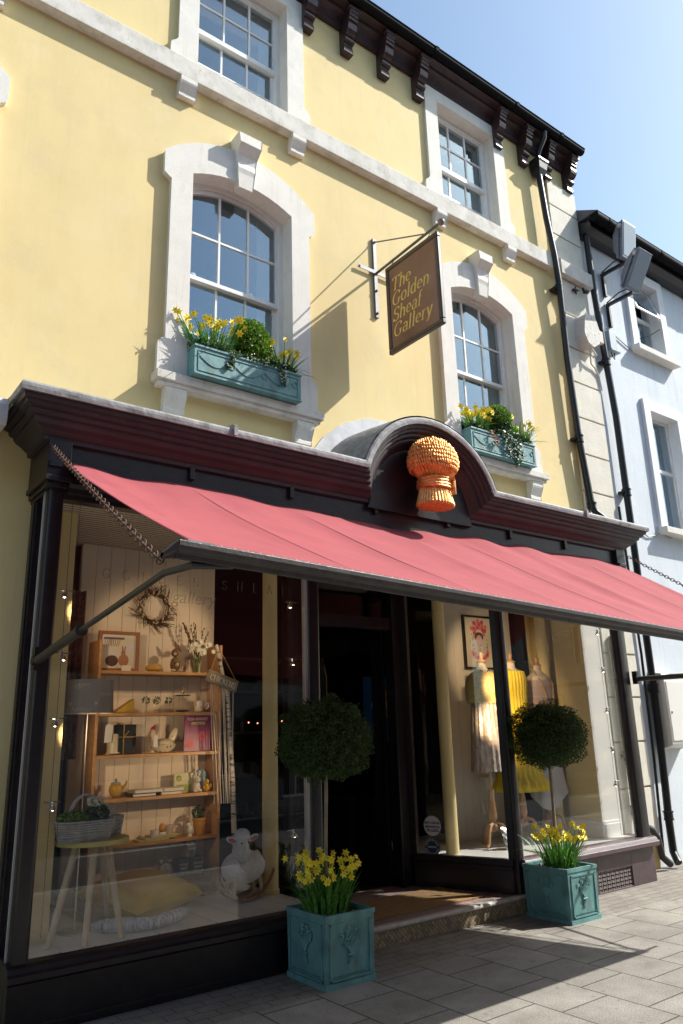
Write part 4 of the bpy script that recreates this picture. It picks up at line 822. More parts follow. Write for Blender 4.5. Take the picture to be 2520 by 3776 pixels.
def trailing(t, pts, seed, ls=.02, n=10, mt=None, nm='trailing_stem', sp=.02):
    rs = random.Random(seed); m = MB()
    for path in pts:
        for i in range(len(path)-1):
            a, b = Vector(path[i]), Vector(path[i+1])
            for k in range(n):
                p = a.lerp(b, k/n)+Vector((rs.uniform(-sp, sp), rs.uniform(-.015, .005), rs.uniform(-sp, sp))); l_ = ls*rs.uniform(.6, 1.3)
                nx = Vector((rs.uniform(-1, 1), -1, rs.uniform(-.6, 1))).normalized(); u = nx.cross(Vector((rs.uniform(-1, 1), rs.uniform(-1, 1), rs.uniform(-1, 1)))).normalized(); v_ = nx.cross(u)
                m.add([p+u*l_, p+u*l_*.2+v_*l_*.7, p-u*l_*.7+v_*l_*.3, p-u*l_*.7-v_*l_*.3, p+u*l_*.2-v_*l_*.7], [(0, 1, 2, 3, 4)])
    m.link(nm, mt or IVY, t)
# planters
def motif_sheaf(mb, O, U, N_, s):
    """low relief sheaf of leaves on a panel"""
    rs = random.Random(5); U = Vector(U); N_ = Vector(N_); Z = Vector(Z3); O = Vector(O)
    for k in range(9):
        a = R(-34+68*k/8); mb.tube([O+Z*-.055*s+U*math.sin(a)*-.03*s+N_*.002, O+Z*-.01*s+N_*.004, O+U*math.sin(a)*.07*s+Z*.055*s+N_*.003], .0035*s, 5)
    for _ in range(42):
        a = rs.uniform(0, 6.28); r_ = rs.random()**.5; p = O+U*math.cos(a)*.062*s*r_+Z*(.075+math.sin(a)*.05*r_)*s+N_*.003; q_ = rs.uniform(0, 3.14); e_ = U*math.cos(q_)+Z*math.sin(q_); f_ = N_.cross(e_)
        mb.add([p-e_*.016*s, p+f_*.007*s+N_*.005, p+e_*.016*s, p-f_*.007*s+N_*.005], [(0, 1, 2), (0, 2, 3)])
    mb.tube([O+U*-.022*s+Z*-.012*s+N_*.004, O+U*.022*s+Z*-.012*s+N_*.004], .006*s, 6)
def planter(x, y, wx, wy, h, lab):
    t = thing('planter', lab, 'planter', (x, y, 0), 'square planters beside the shop door')
    x0, x1, y0, y1 = x-wx/2, x+wx/2, y-wy/2, y+wy/2; tp = .008; m = MB()
    m.add([(x0+tp, y0+tp, 0), (x1-tp, y0+tp, 0), (x1-tp, y1-tp, 0), (x0+tp, y1-tp, 0), (x0, y0, h-.02), (x1, y0, h-.02), (x1, y1, h-.02), (x0, y1, h-.02)], [(0,3,2,1),(0,1,5,4),(1,2,6,5),(2,3,7,6),(3,0,4,7)])
    grid = [(x0-.006, x1+.006, y0-.006, y0+.018), (x0-.006, x1+.006, y1-.018, y1+.006), (x0-.006, x0+.018, y0+.018, y1-.018), (x1-.018, x1+.006, y0+.018, y1-.018)]
    for a in grid: m.box(*a, h-.028, h)
    m.box(x0-.003, x1+.003, y0-.003, y0+.02, 0, .035); m.box(x0-.003, x0+.02, y0+.0201, y1, 0, .035)
    # moulded frames on the two visible faces
    def frame_on(O, U, N_, w_, hh):
        O, U, N_ = Vector(O), Vector(U), Vector(N_); ins = .035
        for (a, b, c_, d_) in ((ins, w_-ins, ins+.01, ins+.02), (ins, w_-ins, hh-ins-.03, hh-ins-.018), (ins, ins+.012, ins+.01, hh-ins-.02), (w_-ins-.012, w_-ins, ins+.01, hh-ins-.02)):
            m.obox(O+U*(a+b)/2+Vector(Z3)*(c_+d_)/2+N_*.001, U, N_, Z3, (b-a)/2, .006, (d_-c_)/2)
        kk = 22
        for i in range(kk): m.ball(O+U*(ins+.02+(w_-2*ins-.04)*i/(kk-1))+Vector(Z3)*(ins+.035)+N_*.002, .005, n=5, m=3)
        mo = MB(); motif_sheaf(mo, O+U*w_/2+Vector(Z3)*(hh*.46)+N_*.003, U, N_, 1.25); return mo
    a = frame_on((x0, y0+.002, 0), X3, (0, -1, 0), wx, h); b = frame_on((x0+.002, y1, 0), (0, -1, 0), (-1, 0, 0), wy, h)
    m.link('box', TEALO, t, bevel=.004); a.link('relief', TEALO, t); b.link('relief', TEALO, t)
    MB().add([(x0+.01, y0+.01, h-.03), (x1-.01, y0+.01, h-.03), (x1-.01, y1-.01, h-.03), (x0+.01, y1-.01, h-.03)], [(0, 1, 2, 3)]).link('soil', SOIL, t)
    rs = random.Random(int(x*10)); pb = MB()
    for _ in range(70):
        e_ = rs.uniform(-.5, .5); f_ = rs.uniform(-.5, .5); pb.ball((x+e_*wx*.88, y+f_*wy*.88, h-.022), rs.uniform(.006, .014), rs.uniform(.006, .012), .007, n=6, m=4)
    pb.link('pebbles', mat('grey_pebbles', (.30, .30, .30), .7, n=.5, ns=35), t)['kind'] = 'stuff'; return t
P1 = (3.395, 4.725); P2 = (5.885, 4.715)
planter(P1[0], P1[1], .41, .46, .435, 'turquoise square planter in the shade in front of the left shop window')
planter(P2[0], P2[1], .40, .48, .425, 'turquoise square planter half in sun in front of the right window by the vent')
def topiary(P, bend, zc, rx, rz_, lab, seed):
    t = thing('topiary_tree', lab, 'tree', (P[0], P[1], .4), 'topiary trees in planters')
    MB().tube([(P[0]+bend[i]*1.0, P[1]+.01, .40+(zc-.40)*i/6) for i in range(7)], [.0155, .015, .0145, .014, .0145, .013, .012], 10).link('trunk', BARK, t, smooth=True)
    c = (P[0]+bend[-1], P[1]+.01, zc)
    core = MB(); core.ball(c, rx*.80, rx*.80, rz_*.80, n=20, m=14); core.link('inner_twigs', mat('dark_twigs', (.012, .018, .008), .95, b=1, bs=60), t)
    leafball(c, rx, rx, rz_, 21000, .0165, seed, .12, .30, 2.3).link('crown', BOXD, t)
topiary(P1, [0, -.012, -.018, -.012, -.005, 0, 0], 1.545, .325, .285, 'clipped box ball tree on a tall stem by the shop doorway, left of the two', 11)
topiary(P2, [0, .0, .010, .018, .02, .02, .03], 1.515, .335, .285, 'clipped box ball tree on a tall stem before the dressed mannequins, right of the two', 12)
t = thing('daffodils', 'clump of yellow daffodils growing in the shaded left planter', 'flowers', (P1[0], P1[1], .41), 'daffodils around the topiary stems')
daffodils(t, (P1[0]-.03, P1[1]-.0, .41), .21, .20, .31, 260, 58, 21, fs=.031)
t = thing('daffodils', 'clump of sunlit daffodils growing in the right planter by the vent', 'flowers', (P2[0], P2[1], .40), 'daffodils around the topiary stems')
daffodils(t, (P2[0]+.0, P2[1]-.02, .40), .20, .19, .28, 260, 52, 22, fs=.030)
# window boxes
def winbox(cx, lab, seed, side):
    t = thing('window_box', lab, 'window box', (cx, 5.30, 4.46), 'planted window boxes on the first floor sills')
    x0, x1 = cx-.535, cx+.525; m = MB(); z0, z1 = 4.468, 4.735
    grid_wall(m, x0, x1, z0, z1, 5.235, 5.25, []); m.box(x0, x0+.014, 5.2501, 5.44, z0, z1); m.box(x1-.014, x1, 5.2501, 5.44, z0, z1); m.box(x0+.014, x1-.014, 5.43, 5.44, z0, z1); m.box(x0+.014, x1-.014, 5.2501, 5.43, z0, z0+.02)
    for (a, b, c_, d_) in ((x0-.006, x1+.006, z1-.016, z1+.004), (x0-.004, x1+.004, z0, z0+.014)): m.box(a, b, 5.226, 5.2349, c_, d_)
    m.box(x0-.006, x0, 5.226, 5.44, z1-.016, z1+.004)
    for (a, b, c_, d_) in ((x0+.03, x1-.03, z1-.05, z1-.042), (x0+.03, x1-.03, z0+.035, z0+.043), (x0+.03, x0+.038, z0+.043, z1-.05), (x1-.038, x1-.03, z0+.043, z1-.05)): m.box(a, b, 5.229, 5.2349, c_, d_)
    m.link('box', TEALO, t, bevel=.003)
    sw = MB()
    for kx in (-.34, -.02, .30):
        sw.tube([(cx+kx-.15+.3*i/14, 5.232, z0+.175-.075*math.sin(math.pi*i/14)) for i in range(15)], .0035, 5)
        sw.tube([(cx+kx+.16+.028*math.cos(R(a)), 5.232, z0+.15+.028*math.sin(R(a))) for a in range(0, 380, 30)], .004, 5)
    sw.link('relief_swags', TEALO, t, smooth=True)
    MB().box(x0+.014, x1-.014, 5.2502, 5.43, z1-.05, z1-.02).link('soil', SOIL, t)
    return t, x0, x1, z1
t, x0, x1, z1 = winbox(3.035, 'turquoise window box on the left first floor sill', 31, 0)
bs_ = thing('box_shrub', 'bright green clipped box ball in the left window box', 'shrub', (3.10, 5.345, 4.72))
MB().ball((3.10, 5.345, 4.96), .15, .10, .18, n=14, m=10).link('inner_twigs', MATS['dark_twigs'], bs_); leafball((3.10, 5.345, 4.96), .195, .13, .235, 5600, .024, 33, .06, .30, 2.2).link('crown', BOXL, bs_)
dd = thing('daffodils', 'daffodils left of the clipped ball in the left window box', 'flowers', (2.72, 5.33, 4.72), 'window box daffodils')
daffodils(dd, (2.72, 5.335, z1-.02), .27, .09, .33, 210, 34, 41, fs=.042, lean=.45, face=(-.45, -.8, -.1), blw=.008)
dd = thing('daffodils', 'leaning daffodils at the right end of the left window box', 'flowers', (3.42, 5.33, 4.72), 'window box daffodils')
daffodils(dd, (3.42, 5.335, z1-.02), .16, .08, .27, 110, 15, 42, fs=.040, lean=.7, face=(-.3, -.9, -.1), blw=.008)
iv = thing('ivy', 'variegated ivy trailing over the front of the left window box', 'plant', (3.1, 5.24, 4.7), 'trailing window box plants')
trailing(iv, [[(2.95, 5.23, 4.76), (3.30, 5.22, 4.74)], [(2.60, 5.23, 4.77), (2.95, 5.23, 4.76)], [(2.86, 5.222, 4.74), (2.84, 5.222, 4.64), (2.80, 5.222, 4.60)], [(3.33, 5.222, 4.74), (3.37, 5.222, 4.64), (3.36, 5.222, 4.58)]], 51, .017, 34)
wf = MB(); rs = random.Random(8)
for _ in range(46):
    p = Vector((rs.uniform(2.98, 3.40), 5.205, 4.755+rs.uniform(-.05, .04))) if rs.random() < .75 else Vector((rs.uniform(3.32, 3.42), 5.21, rs.uniform(4.60, 4.68))); u = Vector((rs.uniform(-1, 1), -.3, rs.uniform(-1, 1))).normalized(); v_ = Vector((-u.z, -.2, u.x)); wf.add([p-u*.011, p+v_*.006, p+u*.011, p-v_*.006], [(0, 1, 2, 3)])
wf.link('pale_leaves', mat('cream_leaf', (.62, .62, .48), .6), iv)
t, x0, x1, z1 = winbox(6.31, 'turquoise window box overgrown with ivy on the right first floor sill', 32, 1)
bs_ = thing('box_shrub', 'dark leafy clipped shrub in the right window box', 'shrub', (6.33, 5.345, 4.72))
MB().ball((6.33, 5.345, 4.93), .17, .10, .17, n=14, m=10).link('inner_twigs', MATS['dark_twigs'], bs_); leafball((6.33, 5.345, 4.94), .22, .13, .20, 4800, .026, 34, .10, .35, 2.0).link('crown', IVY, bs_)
leafball((6.33, 5.30, 5.0), .19, .11, .14, 1500, .024, 35, .10, .2, 2.0).link('new_growth', BOXL, bs_)
dd = thing('daffodils', 'dense daffodils at the left end of the right window box', 'flowers', (5.98, 5.33, 4.72), 'window box daffodils')
daffodils(dd, (5.99, 5.335, z1-.02), .20, .09, .27, 170, 38, 43, fs=.042, lean=.4, face=(-.5, -.8, -.1), blw=.008)
dd = thing('daffodils', 'long stemmed daffodils spraying from the right end of the right window box', 'flowers', (6.66, 5.33, 4.72), 'window box daffodils')
daffodils(dd, (6.66, 5.32, z1-.02), .20, .09, .29, 160, 18, 44, fs=.036, lean=.8, face=(-.2, -.9, 0), blw=.008)
iv = thing('ivy', 'thick ivy spilling down the front of the right window box', 'plant', (6.4, 5.24, 4.7), 'trailing window box plants')
trailing(iv, [[(6.10, 5.22, 4.77), (6.60, 5.21, 4.76)], [(6.30, 5.21, 4.72), (6.36, 5.205, 4.55)], [(6.40, 5.20, 4.74), (6.50, 5.20, 4.46)], [(6.52, 5.20, 4.72), (6.56, 5.20, 4.52)], [(6.45, 5.205, 4.66), (6.44, 5.20, 4.40)]], 52, .020, 55, sp=.035)
trailing(iv, [[(6.08, 5.205, 4.72), (6.16, 5.20, 4.60)]], 53, .018, 40, mat('rusty_dead_leaf', (.42, .15, .06), .7), 'dead_leaves')
wf = MB(); rs = random.Random(9)
for _ in range(60):
    p = Vector((rs.uniform(6.25, 6.62), 5.17, rs.uniform(4.46, 4.80))); u = Vector((rs.uniform(-1, 1), -.3, rs.uniform(-1, 1))).normalized(); v_ = Vector((-u.z, -.2, u.x)); wf.add([p-u*.012, p+v_*.007, p+u*.012, p-v_*.007], [(0, 1, 2, 3)])
wf.link('pale_leaves', MATS['cream_leaf'], iv)
# candles on the sash rail of the left first floor window
for k, (x_, h_) in enumerate(((2.66, .075), (2.74, .05), (3.27, .075), (3.41, .055))):
    o = MB().lathe([(0, 0), (.032, 0), (.032, h_*.9), (.026, h_), (0, h_)], (x_, 5.665, 5.622), 12).link('candle', mat('white_wax', (.72, .73, .74), .4), smooth=True)
    tag(o, ['tall white candle at the left end of the sash rail', 'short white candle second from the left on the sash rail', 'tall white candle toward the right on the sash rail', 'short white candle at the right end of the sash rail'][k], 'candle', 'white candles on the window rail')
MB().box(2.5, 3.57, 5.642, 5.71, 5.60, 5.621).link('rail_shelf', UPVC, bld)
# ================================================================== SHOP INTERIOR
ins = thing('shop_interior', 'dim shop room behind the windows with cream boarded display backs', 'interior', (4.6, 6, 0))
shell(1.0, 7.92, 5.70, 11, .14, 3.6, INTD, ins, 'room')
PINE = mat('pine_wood', (.50, .27, .11), .5, n=.15, ns=5, stretch=(1, 6, 6)); PINED = mat('warm_frame_wood', (.28, .11, .05), .5, n=.15, ns=9)
m = MB(); m.box(1.475, 3.56, 5.115, 6.42, .15, .368); m.link('left_display_floor', mat('white_floorboards', (.66, .64, .62), .45, n=.05, ns=4), ins)
m = MB()
for k in range(10): m.box(1.48+k*.21, 1.68+k*.21, 5.116, 6.42, .3685, .372)
m.link('floorboards', MATS['white_floorboards'], ins, bevel=.002)
m = MB(); m.prism([(5.79, 5.115), (7.80, 5.115), (7.80, 5.42), (7.72, 5.43), (7.9, 6.9), (5.2, 6.9), (5.42, 6.02)], 'z', .15, .436); m.link('right_display_floor', MATS['white_floorboards'], ins)
MB().box(1.475, 3.60, 5.125, 6.42, 3.195, 3.24).link('left_ceiling', CREAM, ins); MB().box(5.55, 7.80, 5.125, 6.9, 3.195, 3.24).link('right_ceiling', CREAM, ins)
m = MB()
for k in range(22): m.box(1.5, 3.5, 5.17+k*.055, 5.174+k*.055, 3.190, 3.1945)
m.link('ceiling_shadow_lines', mat('bead_shadow_line', (.25, .19, .14), .8), ins)  # dark strips painted in for the shade between ceiling beads
m = MB()                                                           # boarded back with V joints
for k in range(10): m.box(2.035+k*.125, 2.156+k*.125, 6.30, 6.33, .372, 3.19)
m.box(2.03, 3.28, 6.31, 6.34, .372, 3.19); m.link('boarded_back', CREAM, ins)
m = MB()
for k in range(10): m.box(6.08+k*.122, 6.200+k*.122, 6.25, 6.28, .436, 3.19)
m.box(6.08, 7.30, 6.26, 6.29, .436, 3.19); m.link('boarded_back', mat('cream_white_boarding', (.66, .62, .54), .6), ins)
MB().box(1.475, 1.70, 5.431, 5.70, .372, 3.19).link('yellow_pier', IYEL, ins)
MB().box(7.42, 7.71, 5.32, 5.72, .60, 3.19).link('yellow_pier', IYEL, ins); MB().box(7.425, 7.715, 5.312, 5.3195, .60, 3.19).link('white_lining', IWHT, ins)
m = MB(); m.box(7.395, 7.735, 5.295, 5.74, .436, .57); m.box(7.405, 7.725, 5.305, 5.73, .57, .60); m.link('skirting', IWHT, ins, bevel=.005)
MB().box(7.74, 7.80, 5.33, 5.40, .436, 3.19).link('window_lining', IWHT, ins, bevel=.006)
MB().box(7.72, 7.91, 6.3, 6.35, .436, 3.19).link('yellow_wall', IYEL, ins); MB().box(7.86, 7.91, 5.70, 6.3, .436, 3.19).link('yellow_wall', IYEL, ins)
for (x_, y_) in ((3.52, 5.71), (5.60, 5.74), (7.34, 5.82)):
    MB().lathe([(.075, .37), (.075, .40), (.066, .41), (.064, 3.1), (.075, 3.12), (.075, 3.19)], (x_, y_, 0), 20).link('column', IYEL, ins, smooth=True)
cu = MB(); cu.strip([[(1.74+.30*i/30, 6.12+.03*math.sin(i*1.3), z_) for i in range(31)] for z_ in (1.45, 2.1, 2.75)]); tag(cu.link('curtain', mat('floral_curtain', (.10, .07, .05), .9, col2=(.30, .17, .14), ns=28), smooth='all'), 'dark floral curtain behind the table lamp at the left of the window', 'curtain')

# shelf unit
su = thing('shelf_unit', 'pine shelf unit with five shelves against cream boarding', 'shelves', (2.68, 6.2, .4))
for z_ in (2.12, 1.79, 1.47, 1.145, .81): MB().box(2.165, 3.215, 6.06, 6.295, z_-.025, z_).link('shelf', PINE, su, bevel=.002)
MB().box(2.14, 2.163, 6.05, 6.298, .375, 2.36).link('side_panel', PINE, su, bevel=.002); MB().box(3.217, 3.24, 6.05, 6.298, .375, 2.36).link('side_panel', PINE, su, bevel=.002)
def T1(o, lab, cat, grp=None): return tag(o, lab, cat, grp)
# wreath
wr = thing('wreath', 'round twig wreath with pale buds hanging high on the cream boarding', 'wreath', (2.68, 6.28, 2.68)); rs = random.Random(4)
m = MB()
for k in range(260):
    a = rs.uniform(0, 6.283); r_ = rs.uniform(.105, .145); b_ = a+rs.uniform(.25, .5)*(1 if k % 3 else -1); L_ = rs.uniform(.0, .10)*(rs.random() < .45)
    c0 = Vector((2.68+r_*math.cos(a), 6.27+rs.uniform(-.02, .015), 2.68+r_*math.sin(a))); c1 = Vector((2.68+(r_+L_)*math.cos(b_), 6.265+rs.uniform(-.03, .01), 2.68+(r_+L_)*math.sin(b_))); m.tube([c0, c1], .003, 4)
m.link('twigs', mat('brown_twig', (.09, .05, .025), .9), wr); m = MB()
for k in range(50):
    a = rs.uniform(0, 6.283); r_ = rs.uniform(.105, .15); m.ball((2.68+r_*math.cos(a), 6.24+rs.uniform(-.01, .01), 2.68+r_*math.sin(a)), .008, .007, .011, n=6, m=4)
m.link('buds', mat('pale_buds', (.50, .42, .28), .7), wr)
# framed picture
fp = thing('framed_print', 'wood framed print of two rabbits standing on the top shelf', 'picture', (2.35, 6.2, 2.12))
m = MB(); grid_wall(m, 2.18, 2.53, 2.122, 2.452, 6.19, 6.215, [(2.207, 2.503, 2.149, 2.425)]); m.link('frame', PINED, fp, bevel=.003)
MB().box(2.205, 2.505, 6.205, 6.212, 2.147, 2.427).link('mount', mat('cream_paper', (.66, .62, .55), .8), fp)
MB().box(2.222, 2.488, 6.2035, 6.2045, 2.165, 2.408).link('print', mat('landscape_print', (.62, .55, .38), .8, col2=(.60, .58, .66), ns=6, lo=.42, hi=.6), fp)
m = MB(); m.prism([(2.30+.055*math.cos(R(a)), 2.21+.045*math.sin(R(a))) for a in range(0, 360, 24)], 'y', 6.2022, 6.2032); m.prism([(2.285, 2.19), (2.31, 2.165), (2.335, 2.19), (2.33, 2.25), (2.30, 2.255)], 'y', 6.2010, 6.2020); m.link('dark_rabbit', mat('print_brown', (.07, .045, .035), .8), fp)
m = MB(); m.prism([(2.40+.045*math.cos(R(a)), 2.215+.05*math.sin(R(a))) for a in range(0, 360, 24)], 'y', 6.2022, 6.2032); m.prism([(2.395+.02*math.cos(R(a)), 2.275+.022*math.sin(R(a))) for a in range(0, 360, 30)], 'y', 6.2010, 6.2020)
m.prism([(2.385, 2.29), (2.38, 2.335), (2.39, 2.33), (2.397, 2.295)], 'y', 6.2010, 6.2020); m.prism([(2.400, 2.295), (2.408, 2.335), (2.416, 2.33), (2.410, 2.29)], 'y', 6.2010, 6.2020); m.link('tan_rabbit', mat('print_tan', (.36, .17, .09), .8), fp)
m = MB()
for k in range(9): m.tube([(2.235+k*.014, 6.2028, 2.33), (2.24+k*.015+.01*math.sin(k), 6.2028, 2.40)], .0022, 4)
m.box(2.225, 2.40, 6.2024, 6.2034, 2.385, 2.402); m.link('trees', mat('print_violet', (.13, .09, .15), .8), fp)
T1(MB().box(2.375, 2.455, 6.17, 6.174, 2.124, 2.172).link('price_card', mat('white_card', (.72, .70, .66), .8)), 'small white price card leaning on the rabbit print', 'card')
# ceramic dish, rabbit figure, vase
m = MB(); m.ball((2.645, 6.15, 2.155), .075, .055, .035, n=18, m=10); T1(m.link('lidded_dish', mat('yellow_glaze', (.55, .34, .06), .2, coat=.5), smooth=True), 'yellow oval ceramic dish on the top shelf beside the rabbit', 'dish')
rb = thing('rabbit_figure', 'brown standing rabbit figure in a waistcoat on the top shelf', 'figurine', (2.83, 6.15, 2.12)); FUR = mat('brown_fur', (.20, .10, .05), .9, n=.3, ns=40); CRM = mat('cream_fur', (.58, .50, .38), .9)
m = MB(); m.ball((2.84, 6.15, 2.19), .045, .04, .065); m.ball((2.825, 6.13, 2.285), .032, .035, .035); m.ball((2.845, 6.15, 2.345), .012, .008, .045, rot=Matrix.Rotation(R(-20), 3, 'Y')); m.ball((2.865, 6.15, 2.335), .012, .008, .045, rot=Matrix.Rotation(R(-38), 3, 'Y')); m.tube([(2.87, 6.14, 2.22), (2.85, 6.10, 2.18)], [.016, .012]); m.tube([(2.805, 6.13, 2.23), (2.82, 6.095, 2.19)], [.016, .012]); m.link('body', FUR, rb, smooth=True)
m = MB(); m.ball((2.815, 6.105, 2.275), .014); m.ball((2.80, 6.10, 2.135), .02, .03, .014); m.ball((2.865, 6.10, 2.135), .02, .03, .014); m.ball((2.835, 6.10, 2.185), .016); m.link('paws_and_muzzle', CRM, rb, smooth=True)
MB().ball((2.835, 6.135, 2.205), .043, .037, .042).link('waistcoat', mat('green_waistcoat', (.20, .16, .06), .9), rb, smooth=True)
va = thing('flower_vase', 'glass vase of white blooms and dark twigs on the top shelf', 'vase', (3.04, 6.14, 2.12)); rs = random.Random(6)
MB().lathe([(.03, 2.122), (.033, 2.20), (.045, 2.26)], (3.04, 6.14, 0), 12).link('vase', GLASS, va, smooth=True); m = MB()
for k in range(14): m.tube([(3.04+rs.uniform(-.015, .015), 6.14, 2.13), (3.04+rs.uniform(-.05, .06), 6.14+rs.uniform(-.03, .03), 2.30)], .003, 4)
m.link('stems', BLADE, va); m = MB()
for k in range(30):
    c_ = Vector((3.06+rs.gauss(0, .055), 6.11+rs.gauss(0, .025), 2.335+rs.gauss(0, .028)))
    for q_ in range(6):
        an = q_*1.047+k; e_ = Vector((math.cos(an), -.25, math.sin(an))); f_ = Vector((-math.sin(an), 0, math.cos(an))); m.add([c_, c_+e_*.013+f_*.008, c_+e_*.025, c_+e_*.013-f_*.008], [(0, 1, 2, 3)])
m.link('blooms', mat('white_petals', (.74, .72, .60), .6), va); m = MB()
for k in range(9):
    a_ = rs.uniform(-.5, .5); p_ = [(3.04, 6.14, 2.25), (3.05+a_*.20, 6.15, 2.40), (3.05+a_*.34, 6.15, 2.50+rs.uniform(-.03, .06))]; m.tube(p_, .003, 4)
    for q_ in range(5): m.ball(Vector(p_[1]).lerp(Vector(p_[2]), q_/4)+Vector((rs.uniform(-.012, .012), 0, 0)), .006, .005, .010, n=5, m=3)
m.link('twigs', MATS['brown_twig'], va)
# second shelf
m = MB(); m.prism([(2.31, 1.792), (2.47, 1.792), (2.47, 1.90)], 'y', 6.10, 6.20); T1(m.link('cheese_wedge', mat('mustard_felt', (.50, .32, .04), .9)), 'mustard yellow felt wedge on the second shelf', 'ornament')
for k, (x_, lb) in enumerate(((2.585, 'left of three little glass posy vases on the second shelf'), (2.68, 'middle one of three little glass posy vases on the second shelf'), (2.785, 'right of three little glass posy vases on the second shelf'))):
    v_ = thing('posy_vase', lb, 'vase', (x_, 6.15, 1.79), 'little posy vases'); MB().lathe([(.018, 1.792), (.02, 1.84), (.014, 1.86)], (x_, 6.15, 0), 10).link('glass', GLASS, v_, smooth=True); leafball((x_, 6.14, 1.89), .035, .02, .03, 70, .016, 60+k).link('foliage', IVY, v_)
ck = thing('cake_stand', 'small two tier dark cake stand with a bird finial', 'cake stand', (2.92, 6.15, 1.79)); MB().lathe([(0, 1.795), (.055, 1.80), (.058, 1.808), (0, 1.81)], (2.92, 6.15, 0), 18).lathe([(0, 1.925), (.062, 1.928), (.064, 1.936), (0, 1.938)], (2.92, 6.15, 0), 18).link('tiers', BLACK, ck, smooth=True); MB().tube([(2.92, 6.15, 1.80), (2.92, 6.15, 2.01)], .004, 6).ball((2.925, 6.15, 1.965), .014, .01, .02).link('stem', MATS['dull_brass'], ck)
mg = thing('mug', 'white mug patterned with yellow flowers on the second shelf', 'mug', (3.07, 6.14, 1.79)); MB().lathe([(0, 1.793), (.036, 1.795), (.040, 1.80), (.042, 1.885), (.038, 1.885), (.036, 1.80)], (3.07, 6.14, 0), 18).link('cup', mat('flower_china', (.70, .67, .58), .25, col2=(.60, .36, .05), ns=40, lo=.52, hi=.56), mg, smooth=True); MB().tube([(3.11+.0, 6.13, 1.87), (3.145, 6.12, 1.865), (3.148, 6.12, 1.83), (3.108, 6.13, 1.81)], .006, 6).link('handle', mat('white_china', (.72, .70, .64), .25), mg, smooth=True)
# third shelf
cd_ = thing('pillar_candle', 'cream pillar candle on a scalloped saucer with a gift tag', 'candle', (2.30, 6.12, 1.47)); MB().lathe([(0, 1.48), (.038, 1.485), (.038, 1.62), (.03, 1.63), (0, 1.625)], (2.32, 6.12, 0), 16).link('wax', mat('cream_wax', (.62, .55, .40), .4), cd_, smooth=True); MB().lathe([(0, 1.473), (.055, 1.482), (.055, 1.487), (0, 1.484)], (2.32, 6.12, 0), 16).link('saucer', MATS['white_china'], cd_, smooth=True)
m = MB(); m.prism([(2.225, 1.565), (2.285, 1.565), (2.292, 1.69), (2.275, 1.705), (2.245, 1.705), (2.232, 1.69)], 'y', 6.07, 6.073); T1(m.link('gift_tag', MATS['white_card']), 'white luggage tag hanging in front of the pillar candle', 'tag')
gb = thing('slate_board', 'black square slate tied with yellow raffia on the third shelf', 'slate', (2.44, 6.2, 1.47)); MB().box(2.345, 2.535, 6.19, 6.20, 1.473, 1.70).link('slate', BLACK, gb, bevel=.004); m = MB(); m.box(2.425, 2.433, 6.185, 6.19, 1.473, 1.70); m.box(2.345, 2.535, 6.1848, 6.1902, 1.60, 1.607); m.tube([(2.43, 6.18, 1.605), (2.46, 6.16, 1.65)], .003); m.tube([(2.43, 6.18, 1.605), (2.41, 6.16, 1.57)], .003); m.link('raffia', mat('raffia', (.50, .36, .12), .8), gb)
hn = thing('hen_dish', 'spotted cream ceramic hen shaped dish on the third shelf', 'dish', (2.75, 6.14, 1.47)); SPOT = mat('spotted_cream_glaze', (.64, .56, .38), .25, coat=.4)
t_ = SPOT.node_tree; vo = t_.nodes.new('ShaderNodeTexVoronoi'); vo.inputs['Scale'].default_value = 26; vo.inputs['Randomness'].default_value = .35; tc_ = t_.nodes.new('ShaderNodeTexCoord'); t_.links.new(tc_.outputs['Object'], vo.inputs[0])
lt = t_.nodes.new('ShaderNodeMath'); lt.operation = 'LESS_THAN'; lt.inputs[1].default_value = .28; t_.links.new(vo.outputs[0], lt.inputs[0]); hs_ = t_.nodes.new('ShaderNodeMix'); hs_.data_type = 'RGBA'; mu = t_.nodes.new('ShaderNodeMix'); mu.data_type = 'RGBA'; mu.inputs[0].default_value = .75; mu.inputs[7].default_value = (.25, .03, .03, 1); t_.links.new(vo.outputs[1], mu.inputs[6]); hs_.inputs[6].default_value = (.64, .56, .38, 1); t_.links.new(mu.outputs[2], hs_.inputs[7]); t_.links.new(lt.outputs[0], hs_.inputs[0]); t_.links.new(hs_.outputs[2], t_.nodes['Principled BSDF'].inputs['Base Color'])
m = MB(); m.lathe([(0, 1.472), (.06, 1.475), (.095, 1.51), (.105, 1.535), (.095, 1.54)], (2.75, 6.14, 0), 22, 1.05, .7); m.link('bowl', SPOT, hn, smooth=True)
m = MB(); m.ball((2.75, 6.14, 1.545), .10, .065, .04); m.ball((2.665, 6.14, 1.60), .028, .026, .06, rot=Matrix.Rotation(R(-12), 3, 'Y')); m.ball((2.835, 6.14, 1.60), .032, .02, .075, rot=Matrix.Rotation(R(25), 3, 'Y')); m.link('lid', SPOT, hn, smooth=True)
m = MB(); m.ball((2.655, 6.14, 1.66), .018, .01, .022); m.ball((2.67, 6.14, 1.672), .012, .008, .02); m.link('comb', mat('red_comb', (.35, .02, .03), .3), hn, smooth=True)
MB().prism([(2.63, 1.52), (2.67, 1.515), (2.665, 1.61), (2.638, 1.61)], 'y', 6.06, 6.062).link('paper_tag', MATS['white_card'], hn)
